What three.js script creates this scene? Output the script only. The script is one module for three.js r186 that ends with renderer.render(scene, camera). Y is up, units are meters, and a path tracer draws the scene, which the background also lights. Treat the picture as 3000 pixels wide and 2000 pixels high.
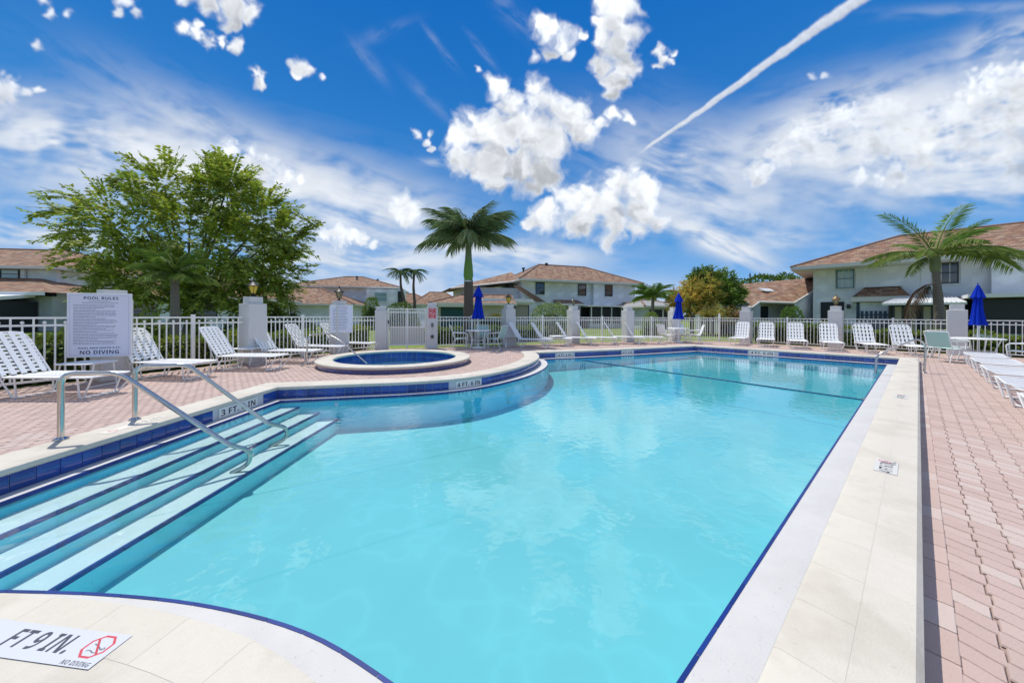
import * as THREE from 'three';
import { mergeGeometries, mergeVertices, toCreasedNormals } from 'three/addons/utils/BufferGeometryUtils.js';
import { RoundedBoxGeometry } from 'three/addons/geometries/RoundedBoxGeometry.js';

// ------------------------------------------------------------------ camera, sky, sun, exposure
const scene = new THREE.Scene();
const EYE = 1.35, ROLL = 0.0055, HORIZON = 922.5;
const camera = new THREE.PerspectiveCamera(90, 1024 / 682, 0.05, 900);
camera.position.set(0, EYE, 0);
camera.rotation.z = ROLL;
camera.setViewOffset(3000, 2000, 0, 77.5, 3000, 2000);   // level camera, lens shifted down
const renderer = new THREE.WebGLRenderer({ antialias: true });
renderer.toneMapping = THREE.LinearToneMapping;
renderer.toneMappingExposure = 1.06;
renderer.shadowMap.enabled = true;
const sun = new THREE.DirectionalLight(new THREE.Color(1.0, 0.955, 0.88), 3.75);
sun.position.set(-30, 100, -35);
sun.castShadow = true;
sun.shadow.mapSize.set(4096, 4096);
Object.assign(sun.shadow.camera, { left: -60, right: 60, top: 60, bottom: -60, near: 1, far: 260 });
sun.name = 'sun_light';
scene.add(sun, sun.target);

// ------------------------------------------------------------------ random numbers and noise
let seed = 7;
const rnd = () => { seed = (seed + 0x6d2b79f5) | 0; let t = Math.imul(seed ^ (seed >>> 15), 1 | seed); t = (t + Math.imul(t ^ (t >>> 7), 61 | t)) ^ t; return ((t ^ (t >>> 14)) >>> 0) / 4294967296; };
const rr = (a, b) => a + (b - a) * rnd();
const { clamp, lerp, smoothstep } = THREE.MathUtils;
const TABLE = new Float32Array(65536); { let s = 12345; for (let i = 0; i < 65536; i++) { s = (Math.imul(s, 1664525) + 1013904223) | 0; TABLE[i] = (s >>> 8) / 16777216; } }
const hash = (x, y) => TABLE[((x & 255) << 8) | (y & 255)];
function vnoise(x, y, per = 256) {
  const ix = Math.floor(x), iy = Math.floor(y), fx = x - ix, fy = y - iy;
  const u = fx * fx * fx * (fx * (fx * 6 - 15) + 10), v = fy * fy * fy * (fy * (fy * 6 - 15) + 10);
  const x0 = ((ix % per) + per) % per, y0 = ((iy % per) + per) % per, x1 = (x0 + 1) % per, y1 = (y0 + 1) % per;
  const a = hash(x0, y0), b = hash(x1, y0), c = hash(x0, y1), d = hash(x1, y1);
  return a + (b - a) * u + (c - a) * v + (a - b - c + d) * u * v;
}
function fbm(x, y, oct = 4, per = 256, gain = 0.5) { let s = 0, a = 1, n = 0; for (let i = 0; i < oct; i++) { s += a * vnoise(x + i * 17.3 * (per === 256 ? 1 : 0), y + i * 9.1 * (per === 256 ? 1 : 0), per); n += a; a *= gain; x *= 2; y *= 2; per = Math.min(256, per * 2); } return s / n; }

// ------------------------------------------------------------------ the sky: air and clouds as an equirectangular map
// clouds are described by tangent coordinates (thousandths of the tangent to the side of and above the direction -z)
const CUMULUS = [
  { k: 1, c: [[1450, 262, 42], [1490, 300, 50], [1580, 262, 46], [1600, 300, 62], [1660, 340, 62], [1700, 385, 50], [1400, 380, 66], [1345, 400, 48], [1480, 390, 84], [1560, 400, 84], [1620, 420, 60], [1360, 470, 50], [1430, 480, 72], [1520, 490, 82], [1600, 505, 64], [1450, 530, 46], [1560, 540, 42], [1760, 360, 24], [1790, 335, 26], [1830, 345, 20]] },
  { k: 1, c: [[1600, 625, 48], [1670, 590, 60], [1740, 580, 66], [1820, 535, 56], [1870, 560, 50], [1790, 610, 86], [1880, 620, 62], [1700, 640, 74], [1600, 655, 44], [1920, 645, 34], [1780, 665, 56], [1860, 665, 44], [1560, 655, 22]] },
  { k: 1, c: [[1780, 20, 46], [1840, 30, 46], [1800, 75, 58], [1850, 95, 40], [1760, 110, 36], [1800, 140, 54], [1830, 190, 44], [1770, 185, 40], [1800, 235, 46], [1795, 270, 30], [1740, 65, 24]] },
  { k: 0.9, c: [[1575, 70, 34], [1600, 100, 46], [1640, 120, 44], [1600, 145, 32], [1660, 160, 24], [1560, 160, 20], [1690, 105, 18]] },
  { k: 0.85, c: [[1930, 145, 24], [1945, 170, 28], [1925, 185, 18], [1970, 160, 14]] },
  { k: 0.9, c: [[550, 0, 40], [620, 20, 46], [680, 30, 54], [730, 45, 38], [665, 70, 38], [600, -20, 60], [700, -20, 50]] },
  { k: 0.8, c: [[535, 85, 26], [570, 100, 30], [605, 125, 28], [645, 130, 20], [685, 140, 22], [580, 75, 18]] },
  { k: 0.85, c: [[740, 215, 22], [755, 240, 28], [765, 250, 20]] },
  { k: 0.9, c: [[850, 195, 22], [870, 188, 30], [890, 198, 22], [845, 212, 16]] },
  { k: 0.7, c: [[935, 235, 12], [1400, 200, 13], [1217, 395, 20], [1245, 420, 13], [1252, 395, 12], [1255, 440, 11]] },
  { k: 0.7, c: [[360, 10, 30], [395, 50, 20], [345, 40, 22], [120, 10, 20], [140, 40, 22], [195, 45, 15], [108, 145, 16]] },
  { k: 0.75, c: [[20, 280, 46], [-20, 260, 50], [80, 275, 26], [110, 270, 18], [-60, 290, 60]] },
  { k: 0.9, c: [[1185, 585, 36], [1210, 600, 30], [1170, 615, 30], [1200, 625, 30]] },
  { k: 0.75, c: [[955, 685, 26], [985, 690, 32], [1025, 695, 34], [1065, 700, 26], [1000, 710, 28], [1095, 720, 22], [1040, 685, 22]] },
  { k: 0.75, c: [[670, 455, 46], [720, 475, 48], [770, 500, 44], [830, 525, 36], [880, 535, 22], [640, 480, 40]] },
  { k: 0.6, c: [[2860, 260, 60], [2930, 240, 70], [3000, 250, 90], [3080, 300, 120], [2960, 320, 60]] },
  { k: 0.45, c: [[2215, 500, 44], [2290, 450, 50], [2360, 400, 62], [2440, 350, 66], [2530, 330, 64], [2620, 350, 66], [2710, 360, 66], [2800, 330, 74], [2890, 290, 84], [2980, 250, 96], [2560, 420, 60], [2700, 450, 66], [2850, 420, 80], [2980, 400, 90], [2420, 440, 44], [2620, 510, 40], [2980, 500, 60]] },
  { k: 0.5, c: [[2220, 520, 36], [2250, 500, 26], [2520, 510, 36], [2570, 515, 30], [2700, 440, 40], [2380, 225, 16], [2410, 215, 14]] },
];
for (const g of CUMULUS) { g.x0 = Math.min(...g.c.map((c) => c[0] - c[2] * 1.7)); g.x1 = Math.max(...g.c.map((c) => c[0] + c[2] * 1.7)); g.y0 = Math.min(...g.c.map((c) => c[1] - c[2] * 1.7)); g.y1 = Math.max(...g.c.map((c) => c[1] + c[2] * 1.7)); }
// veils: centre, half lengths, slope of the streaks, strength, streak length
const VEILS = [
  [250, 430, 560, 120, 0.14, 0.95, 260], [720, 530, 560, 120, 0.2, 1.0, 280], [1030, 600, 330, 90, 0.22, 0.85, 220], [60, 720, 340, 120, 0.08, 0.95, 260], [420, 600, 420, 70, 0.17, 0.5, 300], [620, 400, 420, 90, 0.55, 0.42, 180], [1060, 770, 420, 60, 0.03, 0.85, 180], [1150, 720, 260, 40, 0.1, 0.65, 160], [1500, 735, 280, 46, 0.08, 0.95, 200],
  [2010, 500, 300, 150, 0.3, 0.75, 260], [2100, 620, 300, 80, 0.1, 0.5, 220], [2120, 710, 190, 44, 0.45, 1.0, 120], [2060, 690, 120, 26, 0.5, 0.9, 110], [2290, 690, 70, 24, 0.2, 0.6, 80],
  [2480, 350, 330, 110, -0.28, 1.05, 200], [2800, 400, 420, 150, -0.12, 1.1, 220], [2950, 300, 320, 130, -0.3, 1.0, 200], [2400, 430, 260, 60, -0.1, 0.8, 160], [2850, 540, 420, 60, 0.0, 0.75, 220], [2560, 470, 280, 60, 0.0, 0.7, 200], [2930, 110, 180, 60, -0.35, 0.7, 160], [2850, 20, 260, 20, -0.05, 0.3, 160], [2450, 700, 520, 50, 0.0, 0.3, 260], [2350, 590, 420, 40, 0.02, 0.35, 260],
  [1075, 180, 70, 18, 1.2, 0.2, 90], [1120, 95, 80, 20, -0.4, 0.14, 90], [1285, 140, 70, 10, 1.3, 0.22, 70], [1410, 150, 60, 10, 1.2, 0.18, 70], [1250, 290, 90, 16, 1.0, 0.15, 90], [1500, 40, 110, 30, 1.0, 0.16, 90], [1290, 480, 60, 12, 0.1, 0.5, 60], [300, 850, 900, 60, 0.0, 0.8, 400], [1500, 860, 900, 60, 0.0, 0.55, 400],
].map(([x, y, a, b, slope, k, len]) => { const t = Math.atan(slope); return { x, y, a, b, c: Math.cos(t), s: Math.sin(t), k, len }; });
function cumulusField(g, x, y) {
  let f = -1;
  for (const c of g.c) { const dx = x - c[0], dy = (y - c[1]) * (y > c[1] ? 1.2 : 1), v = 1 - Math.sqrt(dx * dx + dy * dy) / c[2]; if (v > f) f = v; }
  return f;
}
function cloudsAt(x, y, out) {
  // veils first, cumulus in front of them
  let veil = 0;
  for (const v of VEILS) {
    const dx = x - v.x, dy = y - v.y, p = dx * v.c + dy * v.s, q = -dx * v.s + dy * v.c, e = (p / v.a) ** 2 + (q / v.b) ** 2;
    if (e > 4) continue;
    const warp = 60 * (fbm(x / 190 + 3, y / 190 + v.k, 2) - 0.5);
    const n = fbm((p + warp) / v.len, (q + warp) / (v.len * 0.16), 5, 256, 0.56), m = fbm(x / 70, y / 46 + 40, 4);
    veil = 1 - (1 - veil) * (1 - clamp(v.k * Math.exp(-e * 1.15) * smoothstep(n * 0.72 + m * 0.28, 0.22, 0.62) * 1.12, 0, 1));
  }
  let alpha = veil * 0.95, bright = 0.84 + 0.12 * veil + 0.08 * (fbm(x / 60, y / 40, 3) - 0.5);
  // the vapour trail
  const ux = 2520 - 1865, uy = -14 - 452, L = Math.hypot(ux, uy), tx = x - 1865, ty = y - 452, along = (tx * ux + ty * uy) / L, across = (-tx * uy + ty * ux) / L;
  if (along > -10 && along < L + 400) {
    const w = (4 + along * 0.0235) * (0.75 + 0.5 * fbm(along / 26, 3.7, 4)), wob = 7 * (fbm(along / 60, 9.1, 3) - 0.5);
    const a = smoothstep(1 - Math.abs(across - wob) / Math.max(w, 1), 0, 0.5) * smoothstep(along, -10, 60) * 0.8;
    const lit = 0.92 - 0.1 * clamp((across - wob) / w, -1, 1) + 0.16 * (fbm(x / 9, y / 9, 3) - 0.5);
    alpha = alpha + a * (1 - alpha); bright = lerp(bright, lit, a);
  }
  for (const g of CUMULUS) {
    if (x < g.x0 || x > g.x1 || y < g.y0 || y > g.y1) continue;
    const big = g.k >= 0.9, z1 = big ? 1 : 0.5;
    const nx = x + z1 * (52 * (fbm(x / (74 * z1), y / (74 * z1) + 7, 3) - 0.5) + 16 * (fbm(x / 20, y / 20 + 3, 3) - 0.5)), ny = y + z1 * (52 * (fbm(x / (74 * z1) + 31, y / (74 * z1), 3) - 0.5) + 16 * (fbm(x / 20 + 13, y / 20, 3) - 0.5));
    const fr = big ? 40 : 18, n = fbm(nx / fr, ny / fr, 6, 256, 0.6) - 0.5, f = cumulusField(g, nx, ny) + n * (big ? 1.1 : 1.6) + (big ? 0.24 : 0.1), soft = fbm(x / 55 + 3, y / 55, 2);
    const a = smoothstep(f, -0.03, 0.42 + 0.85 * soft) * (g.k < 0.8 ? g.k + 0.15 : 1);
    if (a <= 0) continue;
    // thick parts away from the sun, which stands high, are greyer; edges stay white
    const up = cumulusField(g, nx - 10, ny - 34), up2 = cumulusField(g, nx - 22, ny - 85), lump = fbm(nx / 62 + 5, ny / 48 + 5, 4), fine = fbm(nx / 20, ny / 20 + 9, 4) - 0.5;
    const low = clamp((y - g.y0) / (g.y1 - g.y0), 0, 1), thick = clamp(f * 1.3, 0, 1);
    const shade = thick * (0.10 * clamp(up + 0.2, 0, 1) + 0.16 * clamp(up2 + 0.25, 0, 1) + 0.24 * low * smoothstep(lump, 0.42, 0.66));
    const b = clamp(1.09 - shade + fine * 0.16, 0.7, 1.13);
    alpha = alpha + a * (1 - alpha); bright = lerp(bright, b, a);
  }
  out[0] = alpha; out[1] = bright;
}
{
  const W = 3072, H = 1536, data = new Float32Array(W * H * 4), o = [0, 0];
  for (let row = 0; row < H; row++) {
    const el = ((row + 0.5) / H - 0.5) * Math.PI, y = Math.sin(el), ce = Math.cos(el);
    for (let col = 0; col < W; col++) {
      const i = (row * W + col) * 4;
      if (y < -0.02) { data[i] = 0.30; data[i + 1] = 0.38; data[i + 2] = 0.46; data[i + 3] = 1; continue; }
      const az = ((col + 0.5) / W - 0.5) * 2 * Math.PI, x = Math.cos(az) * ce, z = Math.sin(az) * ce, h = Math.max(y, 0);
      // clear air: deep blue overhead, paler towards the horizon
      const t = Math.pow(1 - h, 2.3), tt = Math.pow(1 - h, 14);
      let r = lerp(0.0015, 0.10, t) + 0.34 * tt, g = lerp(0.115, 0.40, t) + 0.20 * tt, b = lerp(0.45, 0.80, t) + 0.06 * tt;
      let alpha = 0, bright = 1, w = 0;
      if (z < -0.15) {
        const px = 1500 + (1000 * x) / -z, py = HORIZON - (1000 * y) / -z;
        w = smoothstep(px, -700, -150) * (1 - smoothstep(px, 3150, 3700)) * smoothstep(py, -600, -120);
        if (w > 0) { cloudsAt(px, py, o); alpha = o[0] * w; bright = o[1]; }
      }
      if (w < 1) {
        // the rest of the sky goes on in the same way: scattered cumulus and streaks on a level plane
        const k = 1 / (h + 0.12), cx = x * k, cz = z * k;
        const n = fbm(cx * 2.6 + 11, cz * 2.6 + 5, 5, 256, 0.55), streak = fbm(cx * 1.1 + cz * 0.7 + 60, cz * 5 - cx * 3 + 60, 4);
        const a = Math.max(smoothstep(n, 0.55, 0.66), 0.75 * smoothstep(streak, 0.5, 0.75)) * (1 - w);
        const lit = 0.82 + 0.24 * smoothstep(fbm(cx * 6 + 3, cz * 6, 3), 0.3, 0.8);
        bright = alpha + a > 0 ? (bright * alpha + lit * a) / (alpha + a) : 1; alpha = Math.min(1, alpha + a);
      }
      const c = bright * (1.0 - 0.04 * (1 - h)), cr = c * c * 0.86 + 0.02, cg = c * c * 0.885 + 0.03, cb = c * c * 0.9 + 0.06;
      const lum = 1.06; data[i] = lum * lerp(r, cr, alpha); data[i + 1] = lum * lerp(g, cg, alpha); data[i + 2] = lum * lerp(b, cb, alpha); data[i + 3] = 1;
    }
  }
  const sky = new THREE.DataTexture(data, W, H, THREE.RGBAFormat, THREE.FloatType);
  sky.mapping = THREE.EquirectangularReflectionMapping; sky.magFilter = sky.minFilter = THREE.LinearFilter; sky.needsUpdate = true;
  scene.background = scene.environment = sky;
}

// ------------------------------------------------------------------ textures and materials
function tex(size, fn, repeat, srgb = false) {                       // fn(u, v) -> [r, g, b] or a grey value, tiling
  const d = new Uint8Array(size * size * 4);
  for (let y = 0; y < size; y++) for (let x = 0; x < size; x++) {
    const c = fn((x + 0.5) / size, (y + 0.5) / size), i = (y * size + x) * 4;
    for (let k = 0; k < 3; k++) d[i + k] = clamp(Math.round(255 * (Array.isArray(c) ? c[k] : c)), 0, 255);
    d[i + 3] = 255;
  }
  const t = new THREE.DataTexture(d, size, size); t.wrapS = t.wrapT = THREE.RepeatWrapping; t.magFilter = THREE.LinearFilter; t.minFilter = THREE.LinearFilter;
  if (srgb) t.colorSpace = THREE.SRGBColorSpace;
  t.repeat.set(repeat, repeat); t.needsUpdate = true; return t;
}
const tone = (lo, hi, n) => [0, 1, 2].map((k) => lerp(lo[k], hi[k], n));
const lin = (r, g, b) => new THREE.Color().setRGB(r, g, b);
const std = (color, roughness, extra = {}) => new THREE.MeshStandardMaterial({ color: lin(...color), roughness, ...extra });
const T = {
  mottle: tex(256, (u, v) => 0.78 + 0.22 * smoothstep(fbm(u * 8, v * 8, 5, 8), 0.25, 0.7), 0.6),
  cope: tex(512, (u, v) => { const n = fbm(u * 5, v * 5, 5, 5), f = fbm(u * 40, v * 40, 3, 40), k = vnoise(u * 150, v * 150, 150); return [1 - 0.10 * smoothstep(n, 0.45, 0.75) - 0.05 * f, 1 - 0.115 * smoothstep(n, 0.45, 0.75) - 0.05 * f, 1 - 0.13 * smoothstep(n, 0.45, 0.75) - 0.05 * f].map((c) => c - (k > 0.95 ? 0.07 : 0)); }, 0.55),
  stucco: tex(256, (u, v) => fbm(u * 32, v * 32, 4, 32), 1 / 0.8),
  stain: tex(256, (u, v) => 0.86 + 0.14 * smoothstep(fbm(u * 4, v * 6, 5, 2), 0.3, 0.65), 0.3),
  grain: tex(256, (u, v) => fbm(u * 64, v * 64, 3, 64), 2.2),
  speck: tex(256, (u, v) => { const n = fbm(u * 8, v * 8, 4, 8), s = vnoise(u * 128, v * 128, 128); return 0.88 + 0.12 * n - (s > 0.93 ? 0.16 : 0); }, 0.9),
  ripple: tex(512, (u, v) => { const a = fbm(u * 8 + 0.35 * fbm(u * 6, v * 6, 2, 6), v * 8, 3, 8), b = 1 - Math.abs(2 * fbm(u * 16, v * 20, 3, 4) - 1); return 0.58 * a + 0.30 * b + 0.12 * fbm(u * 56, v * 56, 2, 56); }, 1 / 3.2),
  caustic: tex(512, (u, v) => { const a = 1 - Math.abs(2 * fbm(u * 12, v * 12, 3, 4) - 1), b = fbm(u * 4, v * 4, 4, 4); return 0.86 + 0.1 * b + 0.06 * Math.pow(a, 8); }, 1 / 4.5),
  roof: tex(1024, (u, v) => {                                       // 4 m: 12 courses of 14 tiles
    const row = Math.floor(v * 12), off = (row % 2) * 0.5, cu = u * 14 + off, ci = Math.floor(cu) % 14, h = hash(ci * 7 + 3, row * 13 + 5), h2 = hash(ci * 3 + 91, row * 5 + 17);
    const base = h < 0.25 ? [0.30, 0.165, 0.105] : h < 0.55 ? [0.36, 0.22, 0.14] : h < 0.8 ? [0.25, 0.155, 0.11] : [0.40, 0.29, 0.21];
    const d = 0.82 + 0.3 * h2, n = 0.8 + 0.4 * fbm(u * 20, v * 40, 3, 20), gap = v * 12 - row < 0.1 ? 0.5 : 1;
    return base.map((c) => c * d * n * gap);
  }, 0.25),
  roofbump: tex(1024, (u, v) => { const row = Math.floor(v * 12), cu = u * 14 + (row % 2) * 0.5, fu = cu - Math.floor(cu), fv = v * 12 - row; return 0.15 + 0.5 * Math.sqrt(Math.max(0, 1 - (2 * fu - 1) ** 2)) + 0.35 * (1 - fv); }, 0.25),
  grass: tex(512, (u, v) => { const n = fbm(u * 6, v * 6, 5, 6), f = fbm(u * 128, v * 128, 2, 128); return tone([0.10, 0.16, 0.025], [0.23, 0.30, 0.05], n * 0.6 + f * 0.4); }, 1 / 7),
  bark: tex(256, (u, v) => { const rings = 0.5 + 0.5 * Math.sin(v * Math.PI * 2 * 8 + fbm(u * 4, v * 4, 2, 4)); return 0.7 + 0.3 * fbm(u * 16, v * 32, 4, 8) - 0.1 * rings; }, 1),
};
const M = {
  white: std([0.85, 0.85, 0.83], 0.42),
  vinyl: std([0.86, 0.87, 0.86], 0.5),
  fence: std([0.87, 0.86, 0.80], 0.4),
  pillar: std([0.76, 0.745, 0.715], 0.85, { map: T.stain, bumpMap: T.stucco, bumpScale: 0.004 }),
  steel: std([0.60, 0.575, 0.54], 0.2, { metalness: 1 }),
  coping: [0, 1, 2].map((i) => std([[0.615, 0.57, 0.485], [0.605, 0.56, 0.475], [0.625, 0.58, 0.495]][i], 0.75, { map: T.cope, bumpMap: T.grain, bumpScale: 0.0012 })),
  joint: std([0.60, 0.555, 0.47], 0.9),
  plaster: std([0.61, 0.60, 0.575], 0.7, { map: T.speck, bumpMap: T.grain, bumpScale: 0.001 }),
  tread: std([0.60, 0.67, 0.665], 0.8, { map: T.speck }),
  riser: std([0.34, 0.86, 0.88], 0.8, { map: T.speck }),
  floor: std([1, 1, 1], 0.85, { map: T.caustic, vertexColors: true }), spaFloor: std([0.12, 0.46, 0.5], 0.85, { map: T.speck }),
  wall: std([0.16, 0.74, 0.86], 0.85, { map: T.speck }),
  tile: [0, 1, 2].map((i) => new THREE.MeshPhysicalMaterial({ color: lin(...[[0.013, 0.068, 0.34], [0.018, 0.08, 0.38], [0.011, 0.056, 0.29]][i]), roughness: 0.18, clearcoat: 0.6, clearcoatRoughness: 0.1, map: T.mottle })),
  nosing: [0, 1, 2].map((i) => std([[0.007, 0.030, 0.20], [0.009, 0.036, 0.22], [0.006, 0.026, 0.17]][i], 0.35)),
  grout: std([0.55, 0.57, 0.60], 0.9),
  water: new THREE.MeshPhysicalMaterial({ color: lin(0.86, 0.975, 0.985), roughness: 0.02, transmission: 1, thickness: 0, ior: 1.45, bumpMap: T.ripple, bumpScale: 0.0042 }),
  paver: [0, 1, 2, 3].map((i) => std([[0.65, 0.49, 0.425], [0.61, 0.45, 0.39], [0.68, 0.55, 0.485], [0.63, 0.465, 0.405]][i], 0.88, { map: T.mottle, bumpMap: T.grain, bumpScale: 0.0015 })),
  sand: std([0.36, 0.26, 0.22], 1),
  grass: std([1, 1, 1], 1, { map: T.grass }),
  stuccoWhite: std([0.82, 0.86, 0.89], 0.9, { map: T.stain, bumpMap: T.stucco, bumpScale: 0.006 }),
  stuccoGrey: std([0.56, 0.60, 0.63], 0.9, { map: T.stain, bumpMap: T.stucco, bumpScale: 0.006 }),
  stuccoBeige: std([0.52, 0.47, 0.39], 0.9, { map: T.stain }),
  roof: std([0.80, 0.74, 0.68], 0.9, { map: T.roof, bumpMap: T.roofbump, bumpScale: 0.07 }),
  ridge: std([0.27, 0.16, 0.115], 0.85, { map: T.mottle }),
  fascia: std([0.62, 0.60, 0.55], 0.7),
  trim: std([0.72, 0.73, 0.72], 0.6),
  metalRoof: std([0.72, 0.73, 0.73], 0.45, { metalness: 0.1 }),
  darkFrame: std([0.02, 0.03, 0.035], 0.4),
  pane: new THREE.MeshPhysicalMaterial({ color: lin(0.025, 0.035, 0.04), roughness: 0.05, clearcoat: 1, clearcoatRoughness: 0.03 }),
  paneTeal: new THREE.MeshPhysicalMaterial({ color: lin(0.22, 0.36, 0.38), roughness: 0.15, clearcoat: 1, clearcoatRoughness: 0.05 }),
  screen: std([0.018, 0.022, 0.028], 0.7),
  screenBeige: std([0.33, 0.30, 0.25], 0.9),
  navyPaint: std([0.02, 0.045, 0.09], 0.6),
  tealPaint: std([0.01, 0.07, 0.075], 0.7),
  canvas: new THREE.MeshPhysicalMaterial({ color: lin(0.003, 0.03, 0.42), roughness: 0.9, specularIntensity: 0.3 }),
  black: std([0.02, 0.02, 0.022], 0.45, { metalness: 0.3 }),
  brass: std([0.22, 0.15, 0.07], 0.45, { metalness: 0.6 }),
  amber: new THREE.MeshPhysicalMaterial({ color: lin(0.95, 0.70, 0.07), roughness: 0.45, transmission: 0.35, thickness: 0 }),
  clearGlass: new THREE.MeshPhysicalMaterial({ color: lin(0.5, 0.42, 0.26), roughness: 0.2, transmission: 0.5, thickness: 0 }),
  mint: std([0.40, 0.62, 0.56], 0.7),
  rope: std([0.01, 0.06, 0.14], 0.7),
  trunk: std([0.23, 0.20, 0.165], 0.9, { map: T.bark, bumpMap: T.bark, bumpScale: 0.02 }),
  trunkBrown: std([0.155, 0.115, 0.09], 0.9, { map: T.bark, bumpMap: T.bark, bumpScale: 0.02 }),
  shaft: std([0.13, 0.26, 0.035], 0.5),
  shaftGrey: std([0.16, 0.21, 0.09], 0.6),
  deadLeaf: std([0.17, 0.115, 0.07], 0.95),
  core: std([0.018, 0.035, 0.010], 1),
  red: std([0.50, 0.03, 0.04], 0.5),
};
const leafMat = (vertexColors = true) => new THREE.MeshPhysicalMaterial({ color: lin(1, 1, 1), vertexColors, roughness: 0.75, transmission: 0.45, thickness: 0, specularIntensity: 0.4 });
M.leaf = leafMat();

// ------------------------------------------------------------------ names, groups and geometry helpers
const used = new Map();
function numbered(name) { const n = used.get(name) ?? 0; used.set(name, n + 1); return n ? name + '_' + String(n).padStart(3, '0') : name; }
function tag(o, label, category, group) { Object.assign(o.userData, { label, category }); if (group) o.userData.group = group; return o; }
function thing(name, label, category, p = [0, 0, 0], turn = 0, group) {
  const o = new THREE.Group(); o.name = numbered(name); o.position.set(...p); o.rotation.y = turn; scene.add(o); return tag(o, label, category, group);
}
function setting(name, geometry, material) {
  const o = geometry ? new THREE.Mesh(geometry, material) : new THREE.Group(); o.name = numbered(name); o.userData.kind = 'structure'; scene.add(o); return o;
}
function part(name, geos, material, parent) {
  const o = new THREE.Mesh(Array.isArray(geos) ? join(geos) : geos, material); o.name = name; parent.add(o); return o;
}
function copy(o, label, p, turn) { const c = o.clone(); c.name = numbered(o.name.replace(/_\d+$/, '')); c.position.set(...p); c.rotation.set(0, turn, 0); c.userData = { ...o.userData, label }; scene.add(c); return c; }
function join(geos) {
  const list = geos.map((g) => { const n = g.index ? g.toNonIndexed() : g; for (const k of Object.keys(n.attributes)) if (!['position', 'normal', 'uv', 'color'].includes(k)) n.deleteAttribute(k); if (!n.attributes.uv) n.setAttribute('uv', new THREE.BufferAttribute(new Float32Array(n.attributes.position.count * 2), 2)); return n; });
  return list.length === 1 ? list[0] : mergeGeometries(list);
}
function metreUV(g) {                                               // uv in metres by the dominant direction of the normal
  const p = g.attributes.position, n = g.attributes.normal, uv = new Float32Array(p.count * 2);
  for (let i = 0; i < p.count; i++) {
    const x = Math.abs(n.getX(i)), y = Math.abs(n.getY(i)), z = Math.abs(n.getZ(i));
    if (y >= x && y >= z) { uv[2 * i] = p.getX(i); uv[2 * i + 1] = p.getZ(i); } else if (x >= z) { uv[2 * i] = p.getZ(i); uv[2 * i + 1] = p.getY(i); } else { uv[2 * i] = p.getX(i); uv[2 * i + 1] = p.getY(i); }
  }
  g.setAttribute('uv', new THREE.BufferAttribute(uv, 2)); return g;
}
function box(w, h, d, x = 0, y = 0, z = 0, ry = 0, rx = 0, rz = 0) { const g = new THREE.BoxGeometry(w, h, d).toNonIndexed(); metreUV(g); if (rx) g.rotateX(rx); if (rz) g.rotateZ(rz); if (ry) g.rotateY(ry); return g.translate(x, y, z); }
function rbox(w, h, d, r, x = 0, y = 0, z = 0, ry = 0) { const g = metreUV(new RoundedBoxGeometry(w, h, d, 2, r)); if (ry) g.rotateY(ry); return g.translate(x, y, z); }
function span(x0, x1, y0, y1, z0, z1) { return box(x1 - x0, y1 - y0, z1 - z0, (x0 + x1) / 2, (y0 + y1) / 2, (z0 + z1) / 2); }
const v3 = (a) => new THREE.Vector3(a[0], a[1], a[2]);
function rounded(pts, r, closed = false) {                          // a polyline with its bends rounded off
  const out = [], n = pts.length;
  for (let i = 0; i < n; i++) {
    const p = v3(pts[i]);
    if (!closed && (i === 0 || i === n - 1)) { out.push(p); continue; }
    const a = v3(pts[(i + n - 1) % n]), b = v3(pts[(i + 1) % n]), ra = Math.min(r, a.distanceTo(p) * 0.45), rb = Math.min(r, b.distanceTo(p) * 0.45);
    const s = p.clone().lerp(a, ra / a.distanceTo(p)), e = p.clone().lerp(b, rb / b.distanceTo(p));
    for (let k = 0; k <= 5; k++) { const t = k / 5; out.push(s.clone().multiplyScalar((1 - t) ** 2).addScaledVector(p, 2 * t * (1 - t)).addScaledVector(e, t * t)); }
  }
  return out;
}
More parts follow.
